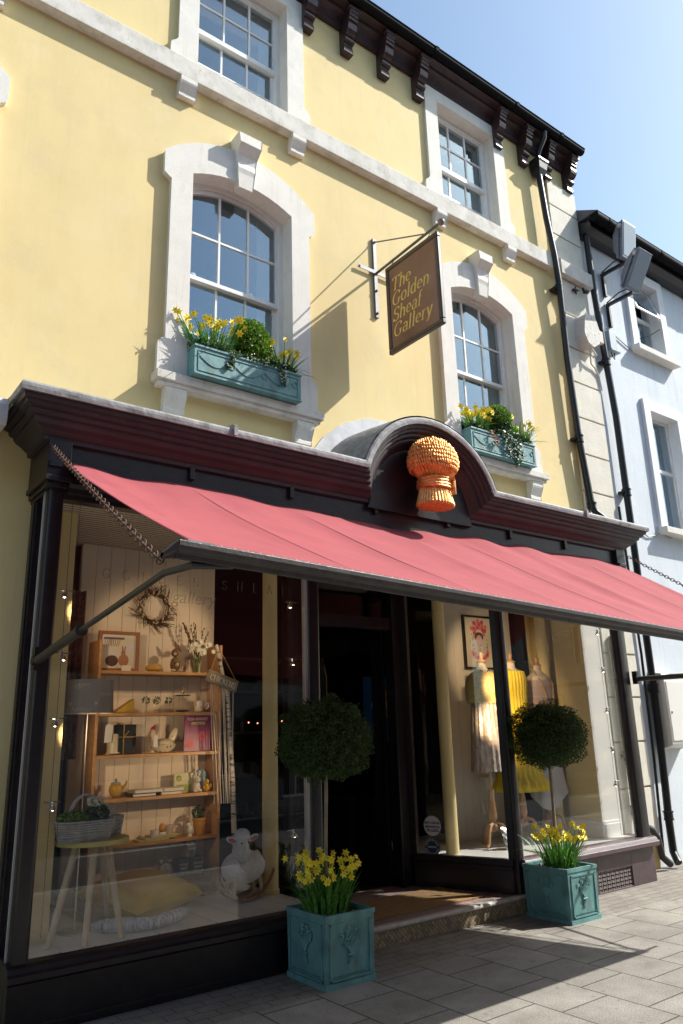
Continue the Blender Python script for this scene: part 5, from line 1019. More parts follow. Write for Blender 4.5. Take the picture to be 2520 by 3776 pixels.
bk = thing('magazine', 'magenta magazine titled flea market secrets on the third shelf', 'magazine', (3.05, 6.15, 1.47)); MB().box(2.935, 3.175, 6.13, 6.14, 1.473, 1.765).link('cover', mat('magenta_cover', (.22, .015, .11), .4, n=.2, ns=6), bk); m = MB(); textmesh(m, 'FLEA MARKET', (3.055, 6.13, 1.725), X3, Z3, (0, -1, 0), .031, depth=.002, bold=.0015); m.link('title', mat('pale_pink_ink', (.70, .45, .50), .6), bk); m = MB(); textmesh(m, 'secrets', (3.06, 6.13, 1.69), X3, Z3, (0, -1, 0), .045, depth=.002, bold=.001); m.link('title', mat('lime_ink', (.60, .62, .22), .6), bk)
m = MB(); m.box(2.95, 3.02, 6.127, 6.13, 1.50, 1.57); m.prism([(3.10+.045*math.cos(R(a)), 1.59+.045*math.sin(R(a))) for a in range(0, 360, 30)], 'y', 6.127, 6.13); m.ball((3.105, 6.127, 1.595), .022, .004, .014); m.link('cover_picture', mat('cover_pink', (.50, .08, .12), .5), bk)
# fourth shelf
bks = thing('teapot', 'yellow tea pot with a grey lid at the left of the fourth shelf', 'teapot', (2.37, 6.15, 1.145)); MB().ball((2.37, 6.15, 1.205), .055, .05, .058).tube([(2.41, 6.15, 1.2), (2.45, 6.15, 1.24), (2.46, 6.15, 1.27)], [.014, .011, .008]).link('pot', mat('ochre_glaze', (.45, .28, .04), .2), bks, smooth=True); MB().lathe([(0, 1.27), (.035, 1.262), (.04, 1.25)], (2.37, 6.15, 0), 14).ball((2.37, 6.15, 1.28), .012).link('lid', mat('grey_glaze', (.25, .25, .24), .25), bks, smooth=True)
for k, (x0_, x1_, z_, c_, lb) in enumerate(((2.48, 2.68, 1.146, (.07, .06, .05), 'dark book at the bottom left of the pile on the fourth shelf'), (2.50, 2.74, 1.173, (.50, .47, .40), 'pale book on top of the dark one on the fourth shelf'), (2.72, 2.90, 1.146, (.36, .24, .14), 'tan book at the bottom right of the pile on the fourth shelf'), (2.745, 2.92, 1.173, (.62, .54, .44), 'cream folded linen above the tan book on the fourth shelf'))):
    b_ = thing('book', lb, 'book', (x0_, 6.1, z_), 'books lying on the fourth shelf'); MB().box(x0_, x1_, 6.07, 6.22, z_, z_+.004).box(x0_, x1_, 6.07, 6.22, z_+.021, z_+.025).box(x0_, x0_+.004, 6.07, 6.22, z_+.004, z_+.021).link('cover', mat('book_%d' % k, c_, .6), b_); MB().box(x0_+.0041, x1_-.004, 6.074, 6.216, z_+.0041, z_+.0209).link('pages', MATS['cream_paper'], b_)
gc = thing('children_book', 'green and yellow picture box on the fourth shelf beside the toy rabbit', 'box', (2.95, 6.17, 1.145)); MB().box(2.88, 3.07, 6.18, 6.20, 1.147, 1.30).link('box', mat('cream_card', (.60, .58, .36), .6), gc); MB().prism([(2.92+.025*math.cos(R(a)), 1.26+.025*math.sin(R(a))) for a in range(0, 360, 30)], 'y', 6.176, 6.18).box(2.90, 3.03, 6.177, 6.1801, 1.155, 1.21).link('picture', mat('leaf_green_print', (.12, .25, .06), .6, col2=(.45, .40, .08), ns=20), gc)
tr_ = thing('toy_rabbit', 'white plush rabbit toy on the fourth shelf', 'toy', (3.06, 6.13, 1.145)); WP = mat('white_plush', (.62, .58, .54), .95, b=.6, bs=120); m = MB(); m.ball((3.06, 6.13, 1.185), .032, .03, .042); m.ball((3.06, 6.12, 1.245), .028); m.ball((3.045, 6.12, 1.29), .008, .007, .03, rot=Matrix.Rotation(R(-12), 3, 'Y')); m.ball((3.078, 6.12, 1.288), .008, .007, .03, rot=Matrix.Rotation(R(15), 3, 'Y')); m.ball((3.035, 6.11, 1.16), .014); m.ball((3.085, 6.11, 1.16), .014); m.link('body', WP, tr_, smooth=True)
m = MB()
for a_ in (-.010, .010): m.ball((3.06+a_, 6.093, 1.25), .003)
m.link('eyes', BLACK, tr_)
tk = thing('toy_chick', 'yellow plush chick toy on the fourth shelf', 'toy', (3.15, 6.13, 1.145)); MB().ball((3.15, 6.13, 1.18), .034, .03, .035).ball((3.148, 6.12, 1.225), .022).ball((3.185, 6.13, 1.19), .014, .01, .02).link('body', mat('yellow_plush', (.60, .36, .03), .95, b=.6, bs=120), tk, smooth=True); MB().lathe([(.007, 0), (0, .014)], (3.145, 6.095, 1.222), 6).link('beak', TRUM, tk)
ht = thing('tissue_house', 'pale blue house shaped box behind the plush toys', 'box', (3.14, 6.22, 1.145)); MB().prism([(3.07, 1.147), (3.20, 1.147), (3.20, 1.28), (3.135, 1.33), (3.07, 1.28)], 'y', 6.205, 6.24).link('box', mat('pale_blue_card', (.22, .34, .42), .6), ht)
# fifth shelf
def cup(x, c, lab, w_=.036, h_=.075, hd=True, z0_=.812, nm='cup', cat='cup'):
    t = thing(nm, lab, cat, (x, 6.13, z0_), 'crockery on the lowest shelf'); MB().lathe([(0, z0_+.001), (w_*.85, z0_+.002), (w_, z0_+.02), (w_, z0_+h_), (w_*.9, z0_+h_), (w_*.85, z0_+.01)], (x, 6.13, 0), 16).link('cup_body', mat(lab[:20], c, .3), t, smooth=True)
    if hd: MB().tube([(x+w_, 6.12, z0_+h_*.8), (x+w_+.022, 6.115, z0_+h_*.7), (x+w_+.02, 6.115, z0_+h_*.4), (x+w_, 6.12, z0_+h_*.25)], .005, 6).link('handle', MATS['white_china'], t, smooth=True)
cup(2.70, (.55, .50, .44), 'pale cup left of the white egg cup mug', hd=False); cup(2.765, (.66, .62, .56), 'white mug with an orange egg on the lowest shelf', .034, .055); cup(2.82, (.45, .38, .28), 'beige ribbed cup behind the white mug', .04, .10, False)
MB_ = MB().ball((2.765, 6.13, .895), .028, .028, .036); T1(MB_.link('egg', mat('orange_egg', (.55, .24, .06), .5), smooth=True), 'orange egg standing in the white mug', 'egg')
fp_ = thing('flower_pot', 'orange clay pot with a green plant on the lowest shelf', 'plant pot', (3.09, 6.13, .81)); MB().lathe([(0, .812), (.035, .812), (.052, .93), (.056, .93), (.056, .945), (.048, .945)], (3.09, 6.13, 0), 16).link('pot', mat('orange_clay', (.50, .24, .05), .7), fp_, smooth=True); leafball((3.08, 6.13, .985), .055, .04, .05, 220, .02, 71).link('foliage', BOXD, fp_)
hc = thing('ceramic_hen', 'little white cockerel ornament before the clay pot', 'ornament', (3.0, 6.11, .81)); MB().ball((3.0, 6.11, .86), .026, .02, .03).tube([(3.0, 6.11, .81), (3.0, 6.11, .85)], [.02, .012]).ball((2.985, 6.11, .90), .014, .012, .018).link('body', MATS['white_china'], hc, smooth=True); MB().ball((2.983, 6.11, .92), .008, .005, .01).link('comb', MATS['red_comb'], hc)
nap = MB()
for k in range(3): nap.box(2.55+k*.05, 2.80+k*.05, 6.07, 6.2, .812+k*.012, .822+k*.012)
T1(nap.link('napkins', mat('grey_yellow_linen', (.45, .42, .30), .9, col2=(.50, .42, .10), ns=10)), 'stack of folded grey and yellow napkins on the lowest shelf', 'napkins')
# chickens sign, birch poles
def birch(path, r, lab, nm='birch_branch'):
    o = MB().tube(path, r, 8).link(nm, mat('birch_bark', (.56, .52, .46), .8, col2=(.07, .06, .05), ns=14, lo=.52, hi=.60, stretch=(.6, .6, 3)), smooth=True); return T1(o, lab, 'branch', 'birch branches')
birch([(3.36, 6.0, .55), (3.33, 6.0, 1.2), (3.27, 6.0, 1.9), (3.16, 6.02, 2.36)], [.024, .022, .019, .016], 'thick birch branch leaning right of the shelves behind the hanging sign')
st_ = thing('stick_bundle', 'bundle of thin white painted sticks beside the birch branch', 'sticks', (3.18, 6.0, 1.1)); m = MB(); rs = random.Random(15)
for k in range(13): m.tube([(3.17+.012*k+rs.uniform(-.01, .01), 6.0+rs.uniform(-.03, .03), 1.05), (3.09+.018*k+rs.uniform(-.02, .02), 6.0+rs.uniform(-.04, .04), 1.6+rs.uniform(0, .42))], .0035, 5)
m.link('sticks', mat('white_sticks', (.50, .48, .46), .8), st_)
cs = thing('chickens_sign', 'tilted grey wooden board reading CHICKENS tied to the birch branch', 'sign', (3.2, 5.97, 2.0)); th = R(-19); U_ = Vector((math.cos(th), 0, math.sin(th))); V_ = Vector((-math.sin(th), 0, math.cos(th))); c0 = Vector((3.195, 5.965, 2.045))
m = MB(); m.obox(c0, U_, Y3, V_, .155, .008, .052); bd_ = m.link('board', mat('weathered_board', (.24, .20, .14), .8, n=.2, ns=8, stretch=(1, 1, 5)), cs, bevel=.003)
m = MB(); serif(m, 'CHICKENS', c0-U_*.122-V_*.026, U_, V_, (0, -1, 0), .048, thick=.13, thin=.05, depth=.0095, track=.0); m.link('lettering', mat('white_lettering', (.72, .70, .64), .7), bd_)
MB().tube([c0+U_*.13+V_*.045, (3.16, 5.97, 2.33)], .0022, 4).tube([c0-U_*.13+V_*.045, (3.16, 5.97, 2.33)], .0022, 4).link('string', MATS['raffia'], cs)
# floor lamp
fl_ = thing('lamp', 'lamp with a taupe drum shade printed with white trees and deer', 'lamp', (1.905, 5.55, .37)); MB().tube([(1.905, 5.55, .38), (1.905, 5.55, 1.95)], .006, 8).lathe([(0, .372), (.11, .375), (.11, .385), (.01, .395)], (1.905, 5.55, 0), 20).link('stand', mat('brushed_steel', (.5, .48, .45), .3, metal=.9), fl_, smooth=True)
lsh = MB().lathe([(.175, 1.77), (.165, 2.0)], (1.905, 5.55, 0), 40).link('lamp_shade', mat('taupe_shade', (.40, .32, .26), .8), fl_, smooth=True)
m = MB(); rs = random.Random(19)
def cyl(a, z_, r_=.179): return (1.905+(r_-.010*(z_-1.77)/.23)*math.cos(a), 5.55+(r_-.010*(z_-1.77)/.23)*math.sin(a), z_)
def dab(a, z_, s_): m.add([cyl(a-s_*3, z_), cyl(a, z_-s_*.5), cyl(a+s_*3, z_), cyl(a, z_+s_*.5)], [(0, 1, 2, 3)])
A0 = R(-128)
for k in range(90): dab(A0+rs.gauss(0, .20), 1.955+rs.gauss(0, .012), .006)
for k in range(60): dab(A0+rs.gauss(0, .24), 1.795+rs.gauss(0, .010), .005)
for k in range(3):
    for j in range(24): dab(A0+(k-1)*.05+.02*math.sin(j*.4), 1.785+j*.007, .0035)
for cc in (A0-.42, A0+.62):
    for k in range(26): dab(cc+rs.uniform(-.07, .07), 1.835+rs.uniform(-.006, .008), .0055)
    for k in range(4):
        for j in range(4): dab(cc-.06+k*.04, 1.808+j*.006, .003)
    for j in range(5): dab(cc+.08, 1.84+j*.006, .004)
m.link('printed_trees', mat('cream_print', (.78, .72, .60), .8), lsh)
# table and baskets
tb = thing('side_table', 'round yellow topped table on splayed pale wooden legs by the glass', 'table', (1.95, 5.42, .37)); MB().lathe([(0, .925), (.235, .925), (.24, .93), (.24, .952), (.235, .957), (0, .957)], (1.95, 5.43, 0), 36).link('tabletop', mat('pale_yellow_paint', (.62, .52, .18), .4), tb, smooth=True)
PALEW = mat('pale_ash_wood', (.52, .38, .24), .5, n=.1, ns=5)
for (xf, yf, xt, yt) in ((1.64, 5.24, 1.82, 5.36), (1.83, 5.13, 1.92, 5.30), (2.08, 5.17, 2.02, 5.33), (2.16, 5.62, 2.05, 5.52)):
    m = MB(); a, b = Vector((xf, yf, .374)), Vector((xt, yt, .925)); m.tube([a, b], [.019, .024], 4); m.link('leg', PALEW, tb)
WICK = mat('grey_wicker', (.46, .44, .42), .85, n=.2, ns=20)
def basket(cx, cy, rx, ry, z0_, h_, lab, hnd, sd):
    t = thing('wicker_basket', lab, 'basket', (cx, cy, z0_), 'grey wicker baskets on the table'); m = MB(); nr = 9
    for j in range(nr):
        f_ = j/(nr-1); rr_x, rr_y = rx*(.86+.14*f_), ry*(.86+.14*f_); pth = []
        for k in range(49):
            a = 2*math.pi*k/48; w2 = .004*(1 if (k+j) % 2 else -1); c_, s_ = math.cos(a), math.sin(a); q_ = (abs(c_)**3.2+abs(s_)**3.2)**(-1/3.2); pth.append((cx+(rr_x+w2)*c_*q_, cy+(rr_y+w2)*s_*q_, z0_+.006+h_*f_))
        m.tube(pth, h_/nr*.52, 5, caps=False)
    m.prism([(cx+rx*.84*math.cos(R(a)), cy+ry*.84*math.sin(R(a))) for a in range(0, 360, 30)], 'z', z0_+.002, z0_+.02); m.link('basket_weave', WICK, t, smooth='all')
    if hnd:
        m = MB()
        for o_ in (-.006, .006): m.tube([(cx+.0+o_+.11*math.cos(R(a)), cy, z0_+h_+.17*math.sin(R(a))) for a in range(0, 181, 15)], .007, 6)
        m.link('handle', WICK, t, smooth=True)
basket(1.86, 5.34, .185, .10, .958, .115, 'grey wicker basket of green plants on the table nearest the glass', True, 1)
basket(2.09, 5.55, .10, .08, .958, .11, 'smaller pale wicker basket behind the big one on the table', False, 2)
pg = thing('potted_greens', 'fresh green seedlings filling the large wicker basket', 'plants', (1.78, 5.33, 1.06)); leafball((1.78, 5.33, 1.10), .10, .075, .045, 1000, .018, 81).link('foliage', BOXL, pg); leafball((1.94, 5.34, 1.11), .075, .07, .07, 600, .022, 82).link('grass', IVY, pg)
for k in range(2):
    pf = thing('white_flowers', ['white flowers above the large wicker basket', 'white flowers in the smaller wicker basket'][k], 'flowers', [(1.92, 5.33, 1.1), (2.09, 5.55, 1.07)][k]); leafball([(1.92, 5.32, 1.20), (2.09, 5.54, 1.11)][k], .06, .04, .035, 160, .022, 83+k).link('blooms', MATS['white_petals'], pf)
# cushion, bolster, tins, clock
def pillow(c, rx, ry, rz_, rotz, tilt, mt, lab):
    m = MB(); n = 18; rows = []
    rot = Matrix.Rotation(rotz, 3, 'Z') @ Matrix.Rotation(tilt, 3, 'X')
    for s_ in (1, -1):
        rw = [[Vector(c)+rot @ Vector((rx*(2*i/n-1)*(1-.12*(1-(2*j/n-1)**2)), ry*(2*j/n-1)*(1-.12*(1-(2*i/n-1)**2)), s_*rz_*((1-(2*i/n-1)**2)*(1-(2*j/n-1)**2))**.42)) for i in range(n+1)] for j in range(n+1)]
        m.strip(rw if s_ == 1 else rw[::-1])
    return T1(m.link('cushion', mt, smooth='all'), lab, 'cushion')
pillow((2.48, 5.82, .50), .40, .30, .135, R(28), R(10), mat('mustard_cushion', (.66, .44, .005), .85, n=.06, ns=5, b=.3, bs=150), 'large mustard yellow cushion lying flat on the display floor')
GING = tilemat('gingham', (.22, .28, .36), (.60, .60, .60), (.60, .60, .58), .018); 
m = MB(); pth = [(1.98, 5.44), (2.06, 5.40), (2.15, 5.33), (2.24, 5.26), (2.33, 5.24), (2.44, 5.29), (2.56, 5.36), (2.66, 5.43)]; m.tube([(x_, y_, .415) for x_, y_ in pth], [.02, .046, .048, .044, .040, .045, .044, .02], 14); T1(m.link('draught_excluder', GING, smooth=True), 'bent blue gingham draught excluder on the white floorboards', 'draught excluder')
bx_ = T1(MB().box(2.62, 3.14, 6.0, 6.28, .373, .52).link('plinth_box', mat('brown_crate', (.20, .13, .08), .8)), 'low dark crate under the shelves carrying the paint tins', 'crate')
TIN = mat('grey_paint_tin', (.13, .14, .14), .4, metal=.3); LBL = mat('tin_print', (.50, .50, .48), .6)
for k, (x_, z_, lb) in enumerate(((3.0, .66, 'upper grey paint tin on top of the two others'), (2.93, .522, 'lower left grey paint tin on the dark crate'), (3.06, .522, 'lower right grey paint tin on the dark crate'))):
    pt = thing('paint_tin', lb, 'paint tin', (x_, 6.1, z_), 'stacked paint tins'); MB().lathe([(0, z_), (.055, z_), (.057, z_+.005), (.054, z_+.01), (.054, z_+.12), (.057, z_+.125), (.057, z_+.133), (.048, z_+.133), (0, z_+.128)], (x_, 6.12, 0), 24).link('tin', TIN, pt, smooth=True)
    m = MB(); textmesh(m, 'VINTAGE', (x_, 6.062, z_+.083), X3, Z3, (0, -1, 0), .021, depth=.001, bold=.001); textmesh(m, 'PAINT', (x_, 6.062, z_+.055), X3, Z3, (0, -1, 0), .023, depth=.001, bold=.001); m.link('lettering', LBL, pt)
ac = thing('alarm_clock', 'small white twin bell alarm clock on the dark crate', 'clock', (2.76, 6.05, .52)); MB().tube([(2.76, 6.03, .59), (2.76, 6.07, .59)], .055, 24).link('case', MATS['white_china'], ac, smooth=True); MB().tube([(2.76, 6.027, .59), (2.76, 6.0295, .59)], .046, 24).link('dial', MATS['cream_paper'], ac); m = MB(); m.ball((2.725, 6.05, .655), .02); m.ball((2.795, 6.05, .655), .02); m.tube([(2.76+.035*math.cos(R(a)), 6.05, .66+.04*math.sin(R(a))) for a in range(0, 181, 20)], .003, 5); m.link('bells', MATS['brushed_steel'], ac, smooth=True); MB().box(2.759, 2.761, 6.0262, 6.027, .59, .625).box(2.76, 2.785, 6.0262, 6.027, .589, .591).link('hands', BLACK, ac)
# rocking sheep
rk = thing('rocking_sheep', 'white fleecy rocking sheep toy with pink ears on a wooden rocker', 'rocking toy', (3.2, 5.6, .37)); FL = mat('fleece', (.62, .60, .62), .95, n=.08, ns=30, b=1.0, bs=70)
m = MB(); m.ball((3.22, 5.62, .61), .185, .12, .125, n=24, m=14); m.ball((3.36, 5.66, .68), .035, .03, .035); m.link('body', FL, rk, smooth=True)
hd_ = MB(); hd_.ball((3.12, 5.47, .86), .065, .055, .05, n=16, m=10); hd_.tube([(3.14, 5.52, .72), (3.12, 5.48, .84)], [.07, .05], 12); hd_.ball((3.10, 5.42, .76), .05, .055, .085, n=16, m=10, rot=Matrix.Rotation(R(-12), 3, 'X')); hdo = hd_.link('head', FL, rk, smooth=True)
for s_, an in ((-1, 20), (1, -20)):
    m = MB(); m.ball((3.12+s_*.095, 5.46, .835), .048, .012, .024, rot=Matrix.Rotation(R(an), 3, 'Y')); e_ = m.link('ear', FL, hdo, smooth=True)
    MB().ball((3.12+s_*.097, 5.448, .833), .034, .006, .015, rot=Matrix.Rotation(R(an), 3, 'Y')).link('inner_ear', mat('pink_felt', (.45, .08, .12), .9), hdo, smooth=True); MB().ball((3.10+s_*.03, 5.385, .815), .007).link('eye', BLACK, hdo)
for (x_, y_) in ((3.12, 5.56), (3.12, 5.68), (3.33, 5.56), (3.33, 5.68)): MB().tube([(x_, y_, .56), (x_+(.02 if x_ > 3.2 else -.02), y_, .42)], .014, 8).link('leg', PALEW, rk)
for y_ in (5.54, 5.70):
    m = MB(); P_ = [(3.22+.27*math.sin(R(a)), .375+.62-.62*math.cos(R(a*.75))) for a in range(-60, 61, 10)]; m.strip([[(p[0], y__, p[1]+dz_) for p in P_] for y__, dz_ in ((y_, 0), (y_, .028), (y_+.02, .028), (y_+.02, 0), (y_, 0))]); m.link('rocker', mat('mid_wood', (.26, .12, .06), .5), rk, smooth='all')
# light strings
GLOW = mat('warm_bulb', (1, .8, .5), .5, emit=(1, .72, .42), es=14); CLR = glass('lamp_reflector', (.9, .85, .8), 1.5)
def lstring(x, y, zs, lab, wx=None, tilt=0):
    t = thing('light_string', lab, 'string lights', (x, y, 3.1), 'vertical wire strings of small spotlights'); MB().tube([(x, y, 3.19), (x, y, .45)], .0018, 4).tube([(x+.055, y, 3.19), (x+.055, y, .45)], .0015, 4).link('wire', BLACK, t)
    for k, z_ in enumerate(zs):
        m = MB(); m.tube([(x-.05, y, z_+.03), (x+.06, y, z_+.03)], .004, 5); m.tube([(x, y, z_+.035), (x, y, z_+.012)], .011, 8); lp = m.link('lamp_holder', mat('chrome', (.6, .6, .6), .15, metal=1), t)
        sgx = .012*(1 if k % 2 else -1); MB().lathe([(.010, .012), (.018, .0), (.026, -.018)], (x+sgx, y-.004, z_), 12).link('reflector', MATS['chrome'], lp, smooth=True); MB().ball((x+sgx, y-.012, z_-.012), .010, n=8, m=6).link('bulb', GLOW, lp, smooth=True)
        if (k in (0, 2) or (x > 5 and k == 1)) and x < 7:
            pl_ = bpy.data.lights.new('spot', 'SPOT'); pl_.energy = 15 if x < 4.5 else 26; pl_.spot_size = R(60); pl_.spot_blend = .7; pl_.color = (1, .70, .40); pl_.shadow_soft_size = .02; po = bpy.data.objects.new('bulb_light', pl_); COL.objects.link(po); po.location = (x+.02, y+.05, z_-.04); tg_ = Vector((2.8, 6.25, z_-.25) if x < 5 else ((7.0, 6.1, z_-.3) if k == 1 else (6.75, 6.15, z_-.3) if x < 7 else (6.7, 6.1, z_-.3))); po.rotation_euler = (po.location-tg_).to_track_quat('Z', 'Y').to_euler()
lstring(1.585, 5.20, (2.54, 2.12, 1.70, 1.19), 'string of four small spotlights at the left edge of the left window')
lstring(3.405, 5.20, (2.60, 2.14, 1.50, .86), 'string of small spotlights beside the post left of the door')
lstring(5.86, 5.17, (2.62, 2.14, 1.80, .92), 'string of small spotlights just right of the post by the door')
lstring(7.60, 5.22, (2.60, 2.18, 1.74, 1.32, .97), 'string of small spotlights at the right edge of the right window')
# window lettering
ETCH = bpy.data.materials.new('etched_lettering'); ETCH.use_nodes = True; n_ = ETCH.node_tree.nodes; l_ = ETCH.node_tree.links; tr2 = n_.new('ShaderNodeBsdfTransparent'); mx2 = n_.new('ShaderNodeMixShader'); mx2.inputs[0].default_value = .35; n_['Principled BSDF'].inputs['Base Color'].default_value = (.32, .26, .20, 1); l_.new(tr2.outputs[0], mx2.inputs[1]); l_.new(n_['Principled BSDF'].outputs[0], mx2.inputs[2]); l_.new(mx2.outputs[0], n_['Material Output'].inputs[0])
m = MB(); serif(m, 'GOLDEN SHEAF', (1.78, 5.068, 2.655), X3, Z3, (0, -1, 0), .068, thick=.11, thin=.05, track=1.25, depth=.002);
m.link('lettering', ETCH, sf)
m = MB(); textmesh(m, 'gallery', (2.47, 5.068, 2.525), Vector((1, 0, .0)), Vector((.22, 0, 1)), (0, -1, 0), .135, depth=.002); m.link('lettering', ETCH, sf)
m = MB(); textmesh(m, 'gallery', (6.74, 5.068, 2.50), Vector((1, 0, .0)), Vector((.22, 0, 1)), (0, -1, 0), .135, depth=.002); m.link('lettering', ETCH, sf)
# stickers on the canted pane
A_ = Vector((5.735, 5.10, 0)); B_ = Vector((5.365, 6.02, 0)); cd = (A_-B_).normalized(); cn = Vector((-cd.y, cd.x, 0)); cn = cn if cn.x < 0 else -cn
def disc(mb, c, r, dep): mb.add([c+cn*dep]+[c+cn*dep+cd*r*math.cos(R(a))+Vector(Z3)*r*math.sin(R(a)) for a in range(0, 360, 15)], [(0, k+1, (k+1) % 24+1) for k in range(24)])
NAVY = mat('navy_print', (.02, .04, .09), .5); WST = mat('white_sticker', (.70, .70, .70), .5)
c1 = A_-cd*.79+Vector((0, 0, .695)); s1 = thing('window_sticker', 'round white sticker reading buy local prynwch yn lleol on the canted pane', 'sticker', tuple(c1)); m = MB(); disc(m, c1, .098, .004); m.link('rim', NAVY, s1); m = MB(); disc(m, c1, .091, .0055); m.link('disc', WST, s1)
m = MB()
for tx, dz_, sz in (('BUY LOCAL', .018, .030), ('PRYNWCH', -.020, .030), ('YN LLEOL', -.052, .030)): textmesh(m, tx, c1+Vector((0, 0, dz_)), cd, Z3, cn, sz, depth=.007, bold=.0016)
m.link('lettering', NAVY, s1)
c2 = A_-cd*.805+Vector((0, 0, .505)); s2 = thing('window_sticker', 'round dark navy sticker low on the canted pane beside the door', 'sticker', tuple(c2)); m = MB(); disc(m, c2, .084, .004); m.link('disc', NAVY, s2); m = MB()
for a in range(0, 360, 12): m.obox(c2+cn*.0055+cd*.077*math.cos(R(a))+Vector(Z3)*.077*math.sin(R(a)), cd, cn, Z3, .004, .0008, .004)
for a in range(200, 341, 20): m.obox(c2+cn*.0055+cd*.062*math.cos(R(a))+Vector(Z3)*.062*math.sin(R(a)), cd, cn, Z3, .006, .0008, .010)
for a in range(20, 161, 20): m.obox(c2+cn*.0055+cd*.062*math.cos(R(a))+Vector(Z3)*.062*math.sin(R(a)), cd, cn, Z3, .006, .0008, .010)
m.obox(c2+cn*.0055, cd, cn, Z3, .045, .0008, .008); m.link('print', mat('grey_print', (.35, .40, .45), .6), s2)
# ================================================================== RIGHT WINDOW DISPLAY
pr = thing('framed_poster', 'black framed floral poster hanging high on the cream wall', 'picture', (6.71, 6.24, 2.25)); m = MB(); grid_wall(m, 6.46, 6.98, 2.25, 2.87, 6.21, 6.245, [(6.482, 6.958, 2.272, 2.848)]); m.link('frame', BLACK, pr, bevel=.003); MB().box(6.48, 6.96, 6.225, 6.24, 2.27, 2.85).link('paper', mat('poster_paper', (.60, .55, .44), .7), pr)
rs = random.Random(30); fa = MB(); fb = MB(); fc = MB(); cx_, cz_ = 6.72, 2.58
fa.prism([(cx_+.055*math.cos(R(a)), cz_-.01+.075*math.sin(R(a))) for a in range(0, 360, 20)], 'y', 6.222, 6.224); fa.prism([(cx_-.022, cz_-.16), (cx_+.022, cz_-.16), (cx_+.022, cz_-.06), (cx_-.022, cz_-.06)], 'y', 6.2222, 6.2242)
fb.prism([(cx_+.075*math.cos(R(a)), cz_+.045+.055*math.sin(R(a))) for a in range(0, 360, 20)], 'y', 6.2243, 6.2249)
fa.link('pale_figure', mat('peach_print', (.58, .36, .28), .8), pr); fb.link('hair', mat('dark_hair_print', (.06, .02, .03), .8), pr)
def rose(mb, x, z_, r_, y_): mb.prism([(x+r_*(1+.18*math.sin(5*R(a)))*math.cos(R(a)), z_+r_*(1+.18*math.sin(5*R(a)))*math.sin(R(a))) for a in range(0, 360, 18)], 'y', y_-.001, y_)
ra, rb_, lv = MB(), MB(), MB()
for k in range(16):
    a = R(20+140*k/15); r_ = .085+.03*(k % 3); rose(ra if k % 2 else rb_, cx_+r_*math.cos(a), cz_+.05+r_*1.25*math.sin(a), .026, 6.2215-.0012*(k % 4))
for k in range(9):
    a = R(190+160*k/8); rose(ra if k % 2 else rb_, cx_+.13*math.cos(a), cz_-.12+.09*math.sin(a), .024, 6.2215-.0012*(k % 4))
for k in range(40):
    a = rs.uniform(0, 6.28); x_, z_ = cx_+rs.uniform(.10, .165)*math.cos(a), cz_-.02+rs.uniform(.15, .21)*math.sin(a); q_ = rs.uniform(0, 6); lv.prism([(x_+.018*math.cos(q_), z_+.018*math.sin(q_)), (x_-.006*math.sin(q_), z_+.006*math.cos(q_)), (x_-.018*math.cos(q_), z_-.018*math.sin(q_)), (x_+.006*math.sin(q_), z_-.006*math.cos(q_))], 'y', 6.2232, 6.2238)
ra.link('red_flowers', mat('red_print', (.50, .05, .06), .8), pr); rb_.link('pink_flowers', mat('pink_print', (.62, .16, .18), .8), pr); lv.link('print_leaves', mat('green_print', (.16, .18, .08), .8), pr)
nt_ = thing('paper_notice', 'narrow white printed notice beside the floral poster', 'notice', (7.07, 6.24, 2.3)); MB().box(7.02, 7.13, 6.238, 6.244, 2.30, 2.62).link('paper', MATS['white_card'], nt_); m = MB()
for k in range(16): m.box(7.03, 7.10+.02*((k*7) % 3)/3, 6.2365, 6.238, 2.315+k*.018, 2.321+k*.018)
m.link('printed_lines', mat('grey_ink', (.22, .22, .22), .8), nt_)
STW = mat('beech_stand', (.50, .29, .14), .4, n=.1, ns=8); CAL = mat('calico', (.62, .56, .45), .85)
def fig(prof, cx, cy, pleat=0, n=48, sy=.72, mb=None, fr=12):
    m = mb or MB(); rows = []
    for r_, z_ in prof: rows.append([(cx+(r_*(1+pleat*math.sin(k*2*math.pi*fr/n)))*math.cos(2*math.pi*k/n), cy+sy*(r_*(1+pleat*math.sin(k*2*math.pi*fr/n)))*math.sin(2*math.pi*k/n), z_) for k in range(n)])
    m.strip(rows, True); return m
def mannequin(cx, cy, top, lab, zb):
    t = thing('mannequin', lab, 'mannequin', (cx, cy, .44), 'tailor mannequins on turned stands')
    fig([(.13, top-1.02), (.155, top-.80), (.12, top-.58), (.15, top-.40), (.165, top-.30), (.155, top-.22), (.085, top-.17), (.055, top-.14), (.052, top-.09)], cx, cy, 0, 28).link('torso', CAL, t, smooth=True)
    m = MB(); m.lathe([(.054, -.09), (.056, -.08), (.040, -.072), (.018, -.05), (.022, -.03), (.026, -.012), (.018, .012), (0, .02)], (cx, cy, top), 14); m.link('neck_cap', STW, t, smooth=True)
    MB().lathe([(.016, 1.36), (.016, .99), (.030, .985), (.030, .95), (.026, .94), (.040, .80), (.044, .72), (.030, .66), (.046, .64), (.046, .60), (.030, .58)], (cx, cy, 0), 16).link('post', STW, t, smooth=True)
    for a in (200, 320, 80):
        u = Vector((math.cos(R(a)), math.sin(R(a)), 0)); m = MB(); c = Vector((cx, cy, 0)); pth = [c+u*r_+Vector((0, 0, z_)) for r_, z_ in ((.03, .66), (.09, .64), (.13, .57), (.15, .49), (.19, .455), (.215, .46))]; m.tube(pth, [.018, .022, .020, .018, .018, .014], 6); m.link('leg', STW, t, smooth=True)
    return t
M1, M2, M3 = (6.20, 5.74), (6.74, 5.80), (7.24, 5.84)
